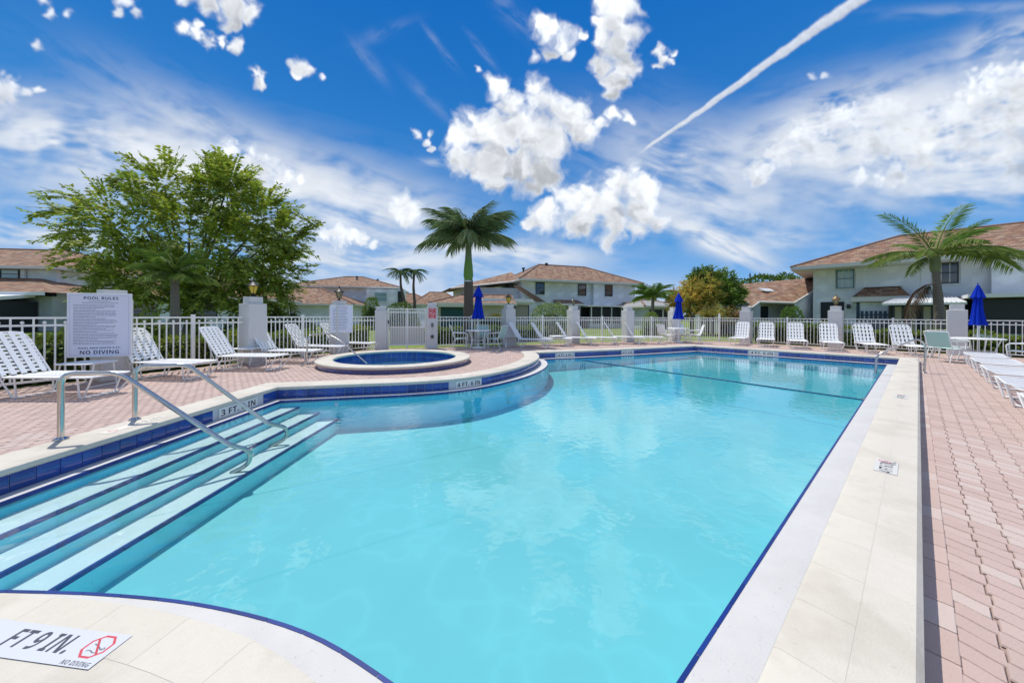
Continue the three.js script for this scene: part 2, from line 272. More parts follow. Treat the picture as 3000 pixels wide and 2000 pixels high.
function tube(pts, r, bend = 0.08, sides = 8, closed = false) {
  const p = bend ? rounded(pts, bend, closed) : pts.map(v3), path = new THREE.CurvePath();
  for (let i = 0; i + 1 < p.length; i++) if (p[i].distanceTo(p[i + 1]) > 1e-5) path.add(new THREE.LineCurve3(p[i], p[i + 1]));
  if (closed) path.add(new THREE.LineCurve3(p[p.length - 1], p[0]));
  // rings at the points themselves, carried along without twist
  const n = p.length, rings = [], pos = [], nor = [], uv = [], idx = [];
  let prev = null, len = 0;
  const count = closed ? n + 1 : n;
  for (let i = 0; i < count; i++) {
    const a = p[closed ? (i + n - 1) % n : Math.max(0, i - 1)], b = p[closed ? (i + 1) % n : Math.min(n - 1, i + 1)], c = p[i % n], t = b.clone().sub(a).normalize();
    let u = prev ? prev.clone().addScaledVector(t, -prev.dot(t)) : (Math.abs(t.y) < 0.9 ? new THREE.Vector3(0, 1, 0) : new THREE.Vector3(1, 0, 0)).cross(t);
    if (!prev) { }
    u.normalize(); prev = u; const w = t.clone().cross(u);
    if (i) len += c.distanceTo(p[(i - 1) % n]);
    for (let k = 0; k <= sides; k++) { const q = (k / sides) * Math.PI * 2, d = u.clone().multiplyScalar(Math.cos(q)).addScaledVector(w, Math.sin(q)); const R = Array.isArray(r) ? lerp(r[0], r[1], i / (count - 1)) : r; pos.push(c.x + d.x * R, c.y + d.y * R, c.z + d.z * R); nor.push(d.x, d.y, d.z); uv.push(k / sides, len); }
  }
  for (let i = 0; i + 1 < count; i++) for (let k = 0; k < sides; k++) { const a = i * (sides + 1) + k, b = a + sides + 1; idx.push(a, a + 1, b, b, a + 1, b + 1); }
  if (!closed) for (const [i, flip] of [[0, 1], [count - 1, 0]]) for (let k = 1; k + 1 < sides; k++) { const o = i * (sides + 1); flip ? idx.push(o, o + k + 1, o + k) : idx.push(o, o + k, o + k + 1); }
  const g = new THREE.BufferGeometry(); g.setAttribute('position', new THREE.Float32BufferAttribute(pos, 3)); g.setAttribute('normal', new THREE.Float32BufferAttribute(nor, 3)); g.setAttribute('uv', new THREE.Float32BufferAttribute(uv, 2)); g.setIndex(idx); return g;
}
const lathe = (pts, seg = 24) => new THREE.LatheGeometry(pts.map(([a, b]) => new THREE.Vector2(a, b)), seg);
function polys(list, uvScale = 1) {                                 // flat faces; the first edge gives the direction of u
  const pos = [], nor = [], uv = [];
  for (const f of list) {
    const p = f.map(v3), e1 = p[1].clone().sub(p[0]).normalize(), nn = new THREE.Vector3();
    for (let i = 1; i + 1 < p.length; i++) nn.add(p[i].clone().sub(p[0]).cross(p[i + 1].clone().sub(p[0])));
    nn.normalize(); const e2 = nn.clone().cross(e1);
    for (let i = 1; i + 1 < p.length; i++) for (const q of [p[0], p[i], p[i + 1]]) { pos.push(q.x, q.y, q.z); nor.push(nn.x, nn.y, nn.z); const d = q.clone().sub(p[0]); uv.push(d.dot(e1) * uvScale, d.dot(e2) * uvScale); }
  }
  const g = new THREE.BufferGeometry(); g.setAttribute('position', new THREE.Float32BufferAttribute(pos, 3)); g.setAttribute('normal', new THREE.Float32BufferAttribute(nor, 3)); g.setAttribute('uv', new THREE.Float32BufferAttribute(uv, 2)); return g;
}
// a sight line of the photograph met with a level plane (spot) or taken at a depth (at); Z runs away from the camera
function sight(x, y) { const dx = x - 1500, dy = y - HORIZON; return [(dx + dy * ROLL) / 1000, (dx * ROLL - dy) / 1000]; }
function at(x, y, Z) { const [a, b] = sight(x, y); return [a * Z, EYE + b * Z, -Z]; }
function spot(x, y, h) { const [a, b] = sight(x, y), Z = (h - EYE) / b; return [a * Z, h, -Z]; }
function plateCanvas(w, h, draw) { const c = document.createElement('canvas'); c.width = w; c.height = h; const g = c.getContext('2d'); draw(g, w, h); const t = new THREE.CanvasTexture(c); t.colorSpace = THREE.SRGBColorSpace; t.magFilter = THREE.LinearFilter; return t; }
function printed(texture, rough = 0.5) { return new THREE.MeshStandardMaterial({ map: texture, roughness: rough }); }
const inPoly = (x, z, poly) => { let c = false; for (let i = 0, j = poly.length - 1; i < poly.length; j = i++) { const [xi, zi] = poly[i], [xj, zj] = poly[j]; if ((zi > z) !== (zj > z) && x < ((xj - xi) * (z - zi)) / (zj - zi) + xi) c = !c; } return c; };
function sheet(poly, holes, y) {                                    // a level sheet (X, Z) with uv in metres
  const s = new THREE.Shape(poly.map(([x, z]) => new THREE.Vector2(x, z)));
  for (const h of holes) s.holes.push(new THREE.Path(h.map(([x, z]) => new THREE.Vector2(x, z))));
  const g = new THREE.ShapeGeometry(s); g.rotateX(-Math.PI / 2); g.translate(0, y, 0); return g;   // (X, Z) -> (X, y, -Z)
}

// ------------------------------------------------------------------ the pool: edges
const U = [0.7644, 0.6447], N_ = [0.6447, -0.7644];                 // along and across the long side, in (X, Z)
const sq = (s, q) => [U[0] * s + N_[0] * q, U[1] * s + N_[1] * q];
const DECK_TOP = 0, COPE = 0.12, LEDGE = -0.09, WATER = -0.102;
// tile line of the pool: X, Z, ledge width, coping width, sharp corner
const KEYS = [
  [-4.02, 1.50, 0.15, 0.40, 1], [-3.97, 5.76, 0.15, 0.40, 1], [-2.75, 6.06, 0.15, 0.40], [-1.95, 6.25, 0.15, 0.40], [-1.25, 6.52, 0.16, 0.40], [-0.745, 6.88, 0.17, 0.40], [-0.22, 7.52, 0.2, 0.40], [0.23, 8.27, 0.24, 0.40], [0.58, 9.15, 0.27, 0.42], [0.78, 10.0, 0.28, 0.44], [0.82, 10.75, 0.27, 0.44], [0.76, 11.35, 0.25, 0.42, 1],
  [3.74, 12.47, 0.25, 0.36], [7.65, 14.25, 0.25, 0.36, 1], [11.77, 10.32, 0.275, 0.36, 1], [...sq(0.55, -0.325), 0.275, 0.345, 1],
  [-0.2, 0.87, 0.27, 0.36], [-0.6, 1.10, 0.27, 0.36], [-1.0, 1.285, 0.27, 0.36], [-1.53, 1.415, 0.27, 0.36], [-2.05, 1.475, 0.27, 0.36], [-2.64, 1.495, 0.27, 0.36],
].map((a) => a.flat());
const EDGE = [];                                                    // dense: {x, z, nx, nz (into the pool), w, c, run, d}
{
  const runs = []; let cur = [KEYS[0]];
  for (let i = 1; i <= KEYS.length; i++) { const k = KEYS[i % KEYS.length]; cur.push(k); if (k[4]) { runs.push(cur); cur = [k]; } }
  runs.forEach((run, r) => {
    const curve = new THREE.CatmullRomCurve3(run.map((k) => new THREE.Vector3(k[0], 0, k[1])), false, 'centripetal'), len = curve.getLength(), n = run.length === 2 ? Math.max(2, Math.ceil(len / 0.3)) : Math.ceil(len / 0.1);
    for (let i = 0; i <= n; i++) {
      const t = i / n, p = curve.getPointAt(t), d = curve.getTangentAt(t);
      let best = 0; const f = curve.getUtoTmapping(t) * (run.length - 1), a = Math.min(run.length - 2, Math.floor(f)), e = f - a;
      EDGE.push({ x: p.x, z: p.z, nx: d.z, nz: -d.x, w: lerp(run[a][2], run[a + 1][2], e), c: lerp(run[a][3], run[a + 1][3], e), run: r, first: i === 0, last: i === n });
    }
  });
  for (let i = 0; i < EDGE.length; i++) if (EDGE[i].last) {           // mitre the corners
    const a = EDGE[i], b = EDGE[(i + 1) % EDGE.length], mx = a.nx + b.nx, mz = a.nz + b.nz, k = 2 / (mx * mx + mz * mz);
    a.nx = b.nx = mx * k; a.nz = b.nz = mz * k; a.w = b.w; a.c = b.c;
  }
}
const off = (e, d) => [e.x + e.nx * d, e.z + e.nz * d];
const OUTER = EDGE.filter((e) => !e.last).map((e) => off(e, -e.c)), TILELINE = EDGE.filter((e) => !e.last).map((e) => off(e, 0)), NOSE = EDGE.filter((e) => !e.last).map((e) => off(e, e.w));
function ribbon(list, fa, fb, uvAlong = true) {                     // faces between two lines along the edge
  const pos = [], uv = [], idx = []; let len = 0;
  list.forEach((e, i) => { if (i) len += Math.hypot(e.x - list[i - 1].x, e.z - list[i - 1].z); const a = fa(e), b = fb(e), w = Math.hypot(a[0] - b[0], a[1] - b[1], a[2] - b[2]); pos.push(a[0], a[1], -a[2], b[0], b[1], -b[2]); uv.push(len, 0, len, w); if (i) { const k = 2 * i; idx.push(k - 2, k - 1, k, k - 1, k + 1, k); } });
  const g = new THREE.BufferGeometry(); g.setAttribute('position', new THREE.Float32BufferAttribute(pos, 3)); g.setAttribute('uv', new THREE.Float32BufferAttribute(uv, 2)); g.setIndex(idx); const f = g.toNonIndexed(); f.computeVertexNormals(); return f;
}
const LOOP = [...EDGE, EDGE[0]];
const P3 = (e, d, y) => { const [x, z] = off(e, d); return [x, y, z]; };
// stations every so many metres along a run
function stations(run, step) {
  const list = EDGE.filter((e) => e.run === run), cum = [0];
  for (let i = 1; i < list.length; i++) cum.push(cum[i - 1] + Math.hypot(list[i].x - list[i - 1].x, list[i].z - list[i - 1].z));
  const L = cum[cum.length - 1], n = Math.max(1, Math.round(L / step)), get = (d) => { d = clamp(d, 0, L); let i = 1; while (i < cum.length - 1 && cum[i] < d) i++; const t = (d - cum[i - 1]) / (cum[i] - cum[i - 1]), a = list[i - 1], b = list[i], o = {}; for (const k of ['x', 'z', 'nx', 'nz', 'w', 'c']) o[k] = lerp(a[k], b[k], t); return o; };
  return { L, n, get };
}
function loft(get, d0, d1, cuts, profile) {                         // a closed bar with that cross-section between two stations
  const rings = []; for (let i = 0; i <= cuts; i++) { const e = get(lerp(d0, d1, i / cuts)), pr = profile(e); rings.push(pr.map(([d, y]) => { const [x, z] = off(e, -d); return [x, y, -z]; })); }
  const faces = [], m = rings[0].length;
  for (let i = 0; i < cuts; i++) for (let k = 0; k < m; k++) { const q = (k + 1) % m; faces.push([rings[i][k], rings[i + 1][k], rings[i + 1][q], rings[i][q]]); }
  faces.push([...rings[0]], [...rings[cuts]].reverse());
  return metreUV(toCreasedNormals(polys(faces), 0.7));
}
const pool = thing('swimming_pool', 'large freeform swimming pool of clear turquoise water with cream coping and navy tiles', 'swimming pool');
const copeProfile = (e) => [[e.c, -0.03], [e.c, 0.105], [e.c - 0.012, COPE], [0.0, COPE], [-0.018, 0.112], [-0.026, 0.09], [-0.018, 0.068], [0, 0.06]];
const bedProfile = (e) => [[e.c - 0.006, -0.04], [e.c - 0.006, 0.10], [e.c - 0.02, COPE - 0.0012], [0.0, COPE - 0.0012], [-0.014, 0.108], [-0.021, 0.09], [-0.014, 0.072], [0.004, 0.064]];
const nRuns = EDGE[EDGE.length - 1].run + 1;
for (let r = 0; r < nRuns; r++) {
  const S = stations(r, 0.34), step = S.L / S.n, two = r >= 4;
  part('coping_bed', loft(S.get, 0, S.L, Math.max(1, S.n * (r === 0 || r === 3 || r === 4 ? 1 : 3)), bedProfile), M.joint, pool);
  for (let i = 0; i < S.n; i++) {
    const a = i * step + (i ? 0.0006 : 0), b = (i + 1) * step - (i < S.n - 1 ? 0.0006 : 0), cuts = r === 0 || r === 3 || r === 4 ? 1 : 3;
    if (!two) part('coping_stone', loft(S.get, a, b, cuts, copeProfile), M.coping[Math.floor(rnd() * 3)], pool);
    else {                                                          // the wide coping of the long side is laid in two rows
      part('coping_stone', loft(S.get, a, b, cuts, (e) => [[e.c * 0.5 - 0.0008, 0.03], [e.c * 0.5 - 0.0008, COPE], [0.0, COPE], [-0.018, 0.112], [-0.026, 0.09], [-0.018, 0.068], [0, 0.06]]), M.coping[Math.floor(rnd() * 3)], pool);
      part('coping_stone', loft(S.get, a, b, cuts, (e) => [[e.c, -0.03], [e.c, 0.10], [e.c - 0.02, COPE - 0.001], [e.c * 0.5 + 0.0008, COPE - 0.001], [e.c * 0.5 + 0.0008, 0.03]]), M.coping[Math.floor(rnd() * 3)], pool);
    }
  }
}
// tile band between coping and ledge
part('tile_backing', ribbon(LOOP, (e) => P3(e, 0, LEDGE - 0.02), (e) => P3(e, 0, 0.064)), M.grout, pool);
const MARKS = [[0, 3.13, 3.83, '3 FT. 6 IN'], [1, 3.02, 3.62, '4 FT. 6 IN'], [2, 0.85, 1.42, '4 FT. 6 IN'], [2, 3.55, 4.05, '4 FT. 6 IN'], [3, 1.9, 2.65, '4 FT. 6 IN']];
for (let r = 0; r < nRuns; r++) {
  const S = stations(r, 0.152), step = S.L / S.n, hidden = r >= 4, all = [];
  for (let i = 0; i < S.n; i++) {
    const a = i * step + 0.003, b = (i + 1) * step - 0.003;
    if (MARKS.some((m) => m[0] === r && b > m[1] && a < m[2])) continue;
    const g = loft(S.get, a, b, 1, () => [[0.004, LEDGE + 0.004], [0.004, 0.056], [-0.006, 0.056], [-0.008, 0.05], [-0.008, LEDGE + 0.008], [-0.006, LEDGE + 0.004]]);
    if (hidden) all.push(g); else part('tile', g, M.tile[Math.floor(rnd() * 3)], pool);
  }
  if (hidden) part('tile_row', all, M.tile[0], pool).userData.kind = 'stuff';
}
for (const [r, a, b, text] of MARKS) {
  const S = stations(r, 0.1), t = plateCanvas(512, 112, (g, w, h) => { g.fillStyle = '#dcdcd8'; g.fillRect(0, 0, w, h); g.fillStyle = '#1b1c22'; g.font = 'bold 92px sans-serif'; g.textAlign = 'center'; g.textBaseline = 'middle'; g.save(); g.translate(w / 2, h / 2 + 4); g.scale(w * 0.9 / g.measureText(text).width, 1); g.fillText(text, 0, 0); g.restore(); });
  const n = 6, pos = [], uv = [], idx = [];
  for (let i = 0; i <= n; i++) { const e = S.get(lerp(a, b, i / n)); for (const [k, y] of [[0, LEDGE + 0.006], [1, 0.056]]) { const [x, z] = off(e, 0.0085); pos.push(x, y, -z); uv.push(i / n, k); } if (i) { const k = 2 * i; idx.push(k - 2, k, k - 1, k - 1, k, k + 1); } }
  const g = new THREE.BufferGeometry(); g.setAttribute('position', new THREE.Float32BufferAttribute(pos, 3)); g.setAttribute('uv', new THREE.Float32BufferAttribute(uv, 2)); g.setIndex(idx); g.computeVertexNormals();
  part('depth_marker', g, printed(t, 0.3), pool).userData.label = 'white depth tile reading ' + text + ' in the navy tile band';
}
// ledge, its navy nosing, walls, floor and steps
part('ledge', [ribbon(LOOP, (e) => P3(e, -0.001, LEDGE), (e) => P3(e, e.w, LEDGE)), ribbon(LOOP, (e) => P3(e, e.w, LEDGE), (e) => P3(e, e.w, LEDGE - 0.05))].map((g) => g), M.plaster, pool);
{
  const ledgeBits = [];
  for (let r = 0; r < nRuns; r++) {
    const S = stations(r, 0.2), step = S.L / S.n;
    for (let i = 0; i < S.n; i++) { const g = loft(S.get, i * step + 0.002, (i + 1) * step - 0.002, r === 0 || r === 3 || r === 4 ? 1 : 2, (e) => [[-e.w + 0.013, LEDGE - 0.01], [-e.w + 0.013, LEDGE + 0.003], [-e.w - 0.004, LEDGE + 0.003], [-e.w - 0.006, LEDGE - 0.01], [-e.w - 0.006, LEDGE - 0.03], [-e.w + 0.01, LEDGE - 0.03]]); part('nosing_tile', g, M.nosing[i % 3], pool); }
  }
}
part('pool_wall', ribbon(LOOP, (e) => P3(e, e.w, LEDGE - 0.03), (e) => P3(e, e.w, -1.3)), M.wall, pool);
const floorAt = (z) => -0.64 + 0.27 * smoothstep(z, 8, 14);
{
  const g = new THREE.PlaneGeometry(18, 16, 36, 48); g.rotateX(-Math.PI / 2); g.translate(4.5, 0, -7.6);
  const p = g.attributes.position, uv = g.attributes.uv; for (let i = 0; i < p.count; i++) { p.setY(i, floorAt(-p.getZ(i))); uv.setXY(i, p.getX(i), p.getZ(i)); }
  // light absorption of the water painted into the floor, deeper teal farther off
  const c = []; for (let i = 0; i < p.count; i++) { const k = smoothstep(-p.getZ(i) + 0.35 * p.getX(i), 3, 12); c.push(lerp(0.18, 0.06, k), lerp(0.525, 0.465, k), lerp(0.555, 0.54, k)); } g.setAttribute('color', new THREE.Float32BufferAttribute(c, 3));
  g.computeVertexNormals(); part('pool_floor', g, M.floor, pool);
}
[[-3.85, -3.555, -0.205], [-3.55, -3.255, -0.316], [-3.25, -2.955, -0.435]].forEach(([x0, x1, y]) => {
  const zf = 6.15, st = part('step', span(x0 - 0.02, x1, -0.9, y, -zf, -1.6), M.tread, pool);
  part('riser', polys([[[x1 + 0.002, -0.9, -1.6], [x1 + 0.002, -0.9, -zf], [x1 + 0.002, y - 0.03, -zf], [x1 + 0.002, y - 0.03, -1.6]]]), M.riser, st);
  for (let z = 1.6; z < zf; z += 0.2) part('nosing_tile', span(x1 - 0.018, x1 + 0.006, y - 0.03, y + 0.003, -(z + 0.197), -z), M.nosing[Math.floor(rnd() * 3)], st);
});
const water = setting('pool_water', sheet(NOSE, [], WATER), M.water);
// a small skimmer fitting high on the bulging wall
{ const f = new THREE.Group(); f.name = 'rope_anchor'; pool.add(f); part('anchor_cup', lathe([[0, 0], [0.035, 0], [0.04, 0.02], [0.02, 0.05], [0, 0.05]], 14).rotateX(Math.PI / 2).translate(-3.0, -0.2, -5.86), M.white, f); }
// markings on the coping
function copingMarker(centre, dirU, w, h, draw, label, px = 512) {   // text runs along dirU (X, Z)
  const t = plateCanvas(px, Math.round((px * h) / w), draw), g = new THREE.PlaneGeometry(w, h); g.rotateX(-Math.PI / 2); g.rotateY(Math.atan2(dirU[1], dirU[0])); g.translate(centre[0], COPE + 0.0025, -centre[1]);
  const m = part('depth_marker', g, printed(t, 0.6), pool); m.userData.label = label; return m;
}
const noDive = (g, x, y, r, sx = 1) => {
  g.save(); g.translate(x, y); g.scale(sx, 1); g.strokeStyle = '#c23a48'; g.lineWidth = r * 0.17; g.beginPath(); for (let i = 0; i < 8; i++) { const a = (i + 0.5) * Math.PI / 4; g[i ? 'lineTo' : 'moveTo'](Math.cos(a) * r, Math.sin(a) * r); } g.closePath(); g.stroke();
  g.strokeStyle = '#5b6068'; g.lineWidth = r * 0.08; g.beginPath(); g.moveTo(-r * 0.5, -r * 0.2); g.lineTo(r * 0.1, 0); g.lineTo(r * 0.55, r * 0.25); g.moveTo(-r * 0.5, r * 0.45); g.quadraticCurveTo(-r * 0.25, r * 0.3, 0, r * 0.45); g.quadraticCurveTo(r * 0.25, r * 0.6, r * 0.5, r * 0.45); g.stroke(); g.beginPath(); g.arc(r * 0.62, r * 0.12, r * 0.09, 0, 7); g.stroke();
  g.strokeStyle = '#b5303f'; g.lineWidth = r * 0.15; g.beginPath(); g.moveTo(-r * 0.62, -r * 0.62); g.lineTo(r * 0.62, r * 0.62); g.stroke(); g.restore();
};
{
  const a = spot(0, 1876, COPE), b = spot(330, 1920, COPE);
  const dir = [b[0] - a[0], -(b[2] - a[2])], L = Math.hypot(...dir), c = [(a[0] + b[0]) / 2, -(a[2] + b[2]) / 2], d = [dir[0] / L, dir[1] / L];
  copingMarker([c[0] - d[0] * 0.12, c[1] - d[1] * 0.12 + 0.01], d, L + 0.2, 0.126, (g, w, h) => {
    g.fillStyle = '#c3c6cc'; g.fillRect(0, 0, w, h); g.fillStyle = '#343849'; g.font = 'bold ' + h * 0.74 + 'px sans-serif'; g.textBaseline = 'middle'; g.textAlign = 'right';
    g.save(); g.translate(w * 0.765, h * 0.47); g.scale(0.86, 1); g.fillText('FT 9 IN.', 0, 0); g.restore();
    noDive(g, w * 0.895, h * 0.42, h * 0.33, 1.15); g.fillStyle = '#3a3d48'; g.font = 'bold ' + h * 0.17 + 'px sans-serif'; g.textAlign = 'center'; g.fillText('NO DIVING', w * 0.895, h * 0.9);
  }, 'white depth marking with FT 9 IN. and a red no diving octagon', 1024);
}
const smallMarker = (g, w, h) => { g.fillStyle = '#cbc9c3'; g.fillRect(0, 0, w, h); g.fillStyle = '#23262e'; g.font = 'bold ' + h * 0.8 + 'px sans-serif'; g.textBaseline = 'middle'; g.textAlign = 'left'; g.save(); g.translate(w * 0.03, h * 0.52); g.scale(0.68, 1); g.fillText('4 FT 6 IN.', 0, 0); g.restore(); noDive(g, w * 0.87, h * 0.4, h * 0.26); g.fillStyle = '#3a3d48'; g.font = 'bold ' + h * 0.15 + 'px sans-serif'; g.textAlign = 'center'; g.fillText('NO DIVING', w * 0.86, h * 0.85); };
for (const [px, py] of [[2597, 1366], [2640, 1161], [2690, 1054]]) { const p = spot(px, py, COPE); copingMarker([p[0], -p[2]], U, 0.36, 0.13, smallMarker, 'small white depth marking 4 FT 6 IN. on the long coping'); }
{ const p = spot(400, 1242, COPE); copingMarker([-4.16, -p[2]], [0.02, -1], 0.62, 0.12, (g, w, h) => { g.fillStyle = '#d9d3c6'; g.fillRect(0, 0, w, h); g.fillStyle = '#3b3d44'; g.font = 'bold ' + h * 0.66 + 'px sans-serif'; g.textBaseline = 'middle'; g.textAlign = 'left'; g.fillText('3 FT 6 IN.', w * 0.04, h * 0.52); noDive(g, w * 0.86, h * 0.5, h * 0.3); }, 'faded depth marking 3 FT 6 IN. between the handrails'); }
{ const S = stations(1, 0.1), e = S.get(3.3); copingMarker(off(e, -0.2), [e.nz * 1, -e.nx * 1].map((v) => -v), 0.62, 0.11, (g, w, h) => { g.fillStyle = '#ddd6cb'; g.fillRect(0, 0, w, h); g.fillStyle = '#4a3e40'; g.font = 'bold ' + h * 0.6 + 'px sans-serif'; g.textBaseline = 'middle'; g.textAlign = 'left'; g.fillText('4 FT 6 IN.', w * 0.04, h * 0.52); noDive(g, w * 0.86, h * 0.5, h * 0.3); }, 'depth marking 4 FT 6 IN. on the curved coping in front of the spa'); }
// the dark line across the pool
{ const a = spot(1705, 1055, WATER + 0.01), b = spot(2530, 1171, WATER + 0.01), o = thing('safety_rope', 'thin dark blue rope stretched straight across the pool surface', 'rope'); part('cord', tube([a, b], 0.013, 0, 6), M.rope, o); for (const p of [a, b]) part('end_hook', tube([p, [p[0], p[1] + 0.03, p[2]]], 0.018, 0, 6), M.steel, o); }

// ------------------------------------------------------------------ the spa
const SPA = [-3.22, 9.62], SR = 2.04, SI = 1.62, ST = 0.165;
const circle = (r, n = 72) => Array.from({ length: n }, (_, i) => [SPA[0] + r * Math.cos((i / n) * 2 * Math.PI), SPA[1] + r * Math.sin((i / n) * 2 * Math.PI)]);
{
  const spa = thing('hot_tub', 'round raised spa with cream coping ring and navy tiles beside the gate', 'hot tub', [SPA[0], 0, -SPA[1]]);
  const arc = (prof, a0, a1, seg) => { const g = new THREE.LatheGeometry(prof.map(([r, y]) => new THREE.Vector2(r, y)), seg, a0, a1 - a0); return metreUV(g.toNonIndexed()); };
  const nC = 34;
  const ring = [[SR - 0.04, ST - 0.065], [SR - 0.012, ST - 0.06], [SR, ST - 0.03], [SR - 0.012, ST - 0.004], [SR - 0.04, ST], [SI + 0.03, ST], [SI + 0.005, ST - 0.006], [SI - 0.005, ST - 0.03], [SI + 0.01, ST - 0.058], [SI + 0.04, ST - 0.06]];
  part('coping_bed', arc(ring.map(([r, y]) => [r > 1.8 ? r - 0.005 : r + 0.005, y - 0.004]), 0, Math.PI * 2, 68), M.joint, spa);
  for (let i = 0; i < nC; i++) { const a = (i / nC) * Math.PI * 2; part('coping_stone', arc(ring, a + 0.0012, a + (Math.PI * 2) / nC - 0.0012, 2), M.coping[i % 3], spa); }
  part('outer_backing', arc([[SR - 0.075, -0.05], [SR - 0.075, ST - 0.05]], 0, Math.PI * 2, 72), M.grout, spa);
  part('inner_backing', arc([[SI + 0.03, ST - 0.05], [SI + 0.03, -0.32]], 0, Math.PI * 2, 72), M.grout, spa);
  const nT = 80, nI = 64;
  for (let i = 0; i < nT; i++) { const a = (i / nT) * Math.PI * 2, g = box(0.148, ST - 0.065, 0.012, 0, (ST - 0.065) / 2 + 0.002, SR - 0.07).rotateY(a); part('outer_tile', g, M.tile[Math.floor(rnd() * 3)], spa); }
  for (let i = 0; i < nI; i++) for (const y of [0.025, -0.128]) { const a = (i / nI) * Math.PI * 2; part('inner_tile', box(0.153, 0.148, 0.012, 0, y, SI + 0.022).rotateY(a), M.tile[Math.floor(rnd() * 3)], spa); }
  part('seat', arc([[SI + 0.05, -0.3], [1.12, -0.3], [1.10, -0.32], [1.10, -0.8]], 0, Math.PI * 2, 60), M.wall, spa);
  part('seat_edge', arc([[1.16, -0.296], [1.105, -0.296], [1.098, -0.31]], 0, Math.PI * 2, 60), M.tread, spa);
  part('spa_floor', new THREE.CircleGeometry(1.12, 40).rotateX(-Math.PI / 2).translate(0, -0.7, 0), M.spaFloor, spa);
  setting('spa_water', sheet(circle(SI + 0.02), [], -0.12), M.water);
}

// ------------------------------------------------------------------ fence line, deck and lawn
const PIL = [[-8.15, 6.95], [-7.14, 9.4], [-5.98, 11.8], [-5.04, 13.15], [-3.2, 13.66], [-0.15, 14.95], [2.98, 16.6], [5.98, 17.6], [8.75, 18.4], [11.87, 17.28], [13.99, 14.73], [16.02, 12.28]];
const CORNER = [11.1, 18.25], LEFT_END = [-9.4, 4.0], RIGHT_END = [18.3, 9.5];
const FENCE = [LEFT_END, ...PIL.slice(0, 9), CORNER, ...PIL.slice(9), RIGHT_END];
const DECK = [[-10.2, -4], LEFT_END, ...FENCE.slice(1, -1), RIGHT_END, [22, -4]].map(([x, z]) => z < 0 ? [x, z] : [3 + (x - 3) * 1.028, 8 + (z - 8) * 1.028]);
const deck = setting('pool_deck');
part('deck_base', sheet(DECK, [OUTER.map((p, i) => { const e = EDGE.filter((q) => !q.last)[i]; return off(e, -e.c + 0.05); }), circle(SR - 0.12)], -0.012), M.sand, deck);
{
  const L = 0.124, W = 0.104, gap = 0.0019, A = 0.017, n = 7;
  const wave = (x) => A * Math.sin((x / L) * Math.PI);
  const ring = (inset, y) => { const p = []; for (let i = 0; i <= n; i++) { const x = lerp(-L / 2 + gap + inset, L / 2 - gap - inset, i / n); p.push([x, y, W / 2 - gap - inset + wave(x)]); } for (let i = n; i >= 0; i--) { const x = lerp(-L / 2 + gap + inset, L / 2 - gap - inset, i / n); p.push([x, y, -W / 2 + gap + inset + wave(x)]); } return p; };
  const top = ring(0.004, 0), low = ring(0, -0.007), faces = [];
  for (let i = 0; i < n; i++) faces.push([top[i], top[i + 1], top[2 * n - i], top[2 * n + 1 - i]]);
  for (let i = 0; i < top.length; i++) { const j = (i + 1) % top.length; faces.push([low[i], low[j], top[j], top[i]]); }
  const geo = metreUV(polys(faces));
  const keepOuter = EDGE.filter((q) => !q.last).map((e) => off(e, -e.c + 0.08)), turn = Math.atan2(N_[1], N_[0]);   // long side of the pavers lies across the pool's long side
  const all = [];
  for (let i = -80; i < 260; i++) for (let j = -200; j < 200; j++) {
    const s = i * W, q = 0.166 + j * L + (i & 1 ? 0.012 : 0), [x, z] = sq(s, q);
    if (z < 0.2 || z > 20 || x < -11 || x > 20) continue;
    if (Math.abs(x) > 1.62 * z + 0.5) continue;                      // nothing of these shows
    if (!inPoly(x, z, DECK) || inPoly(x, z, keepOuter) || Math.hypot(x - SPA[0], z - SPA[1]) < SR - 0.14) continue;
    if (q > -0.3 && q < 0.16 && s < 16 && s > 0) continue;
    all.push([x, z, Math.hypot(x, z)]);
  }
  all.sort((a, b) => a[2] - b[2]);
  const seen = [], rest = [];
  for (const p of all) ((p[0] - 0) / p[1] < 1.54 && (p[1] > 1.2) && seen.length < 290 ? seen : rest).push(p);
  for (const [x, z] of seen) { const o = part('paver', geo, M.paver[Math.floor(rnd() * 4)], deck); o.position.set(x, rr(-0.002, 0.0015), -z); o.rotation.set(rr(-0.008, 0.008), turn + rr(-0.01, 0.01), rr(-0.008, 0.008)); }
  const inst = new THREE.InstancedMesh(geo, M.paver[0], rest.length), m = new THREE.Matrix4(), q = new THREE.Quaternion(), e = new THREE.Euler(), col = new THREE.Color();
  rest.forEach(([x, z], i) => { e.set(rr(-0.006, 0.006), turn, rr(-0.006, 0.006)); m.compose(new THREE.Vector3(x, rr(-0.0015, 0.001), -z), q.setFromEuler(e), new THREE.Vector3(1, 1, 1)); inst.setMatrixAt(i, m); const k = rr(0.88, 1.06), h = rr(-0.02, 0.02); col.setRGB(k, k * (0.99 + h), k * (0.98 + h)); inst.setColorAt(i, col); });
  inst.name = 'paver_field'; inst.userData.kind = 'stuff'; deck.add(inst);
  // a soldier course along the long side
  const eg = metreUV(new RoundedBoxGeometry(0.098, 0.05, 0.205, 1, 0.005)).translate(0, -0.026, 0);
  for (let s = 0.2; s < 16.2; s += 0.209) { const [x, z] = sq(s, 0.07); if (x / z > 1.6 || s < 0.6) continue; const o = part('edge_brick', eg, M.paver[Math.floor(rnd() * 4)], deck); o.position.set(x, rr(0.003, 0.005), -z); o.rotation.y = Math.atan2(N_[1], N_[0]); }
}
setting('lawn', sheet([[-420, -60], [-420, 420], [420, 420], [420, -60]], [DECK], -0.03), M.grass);

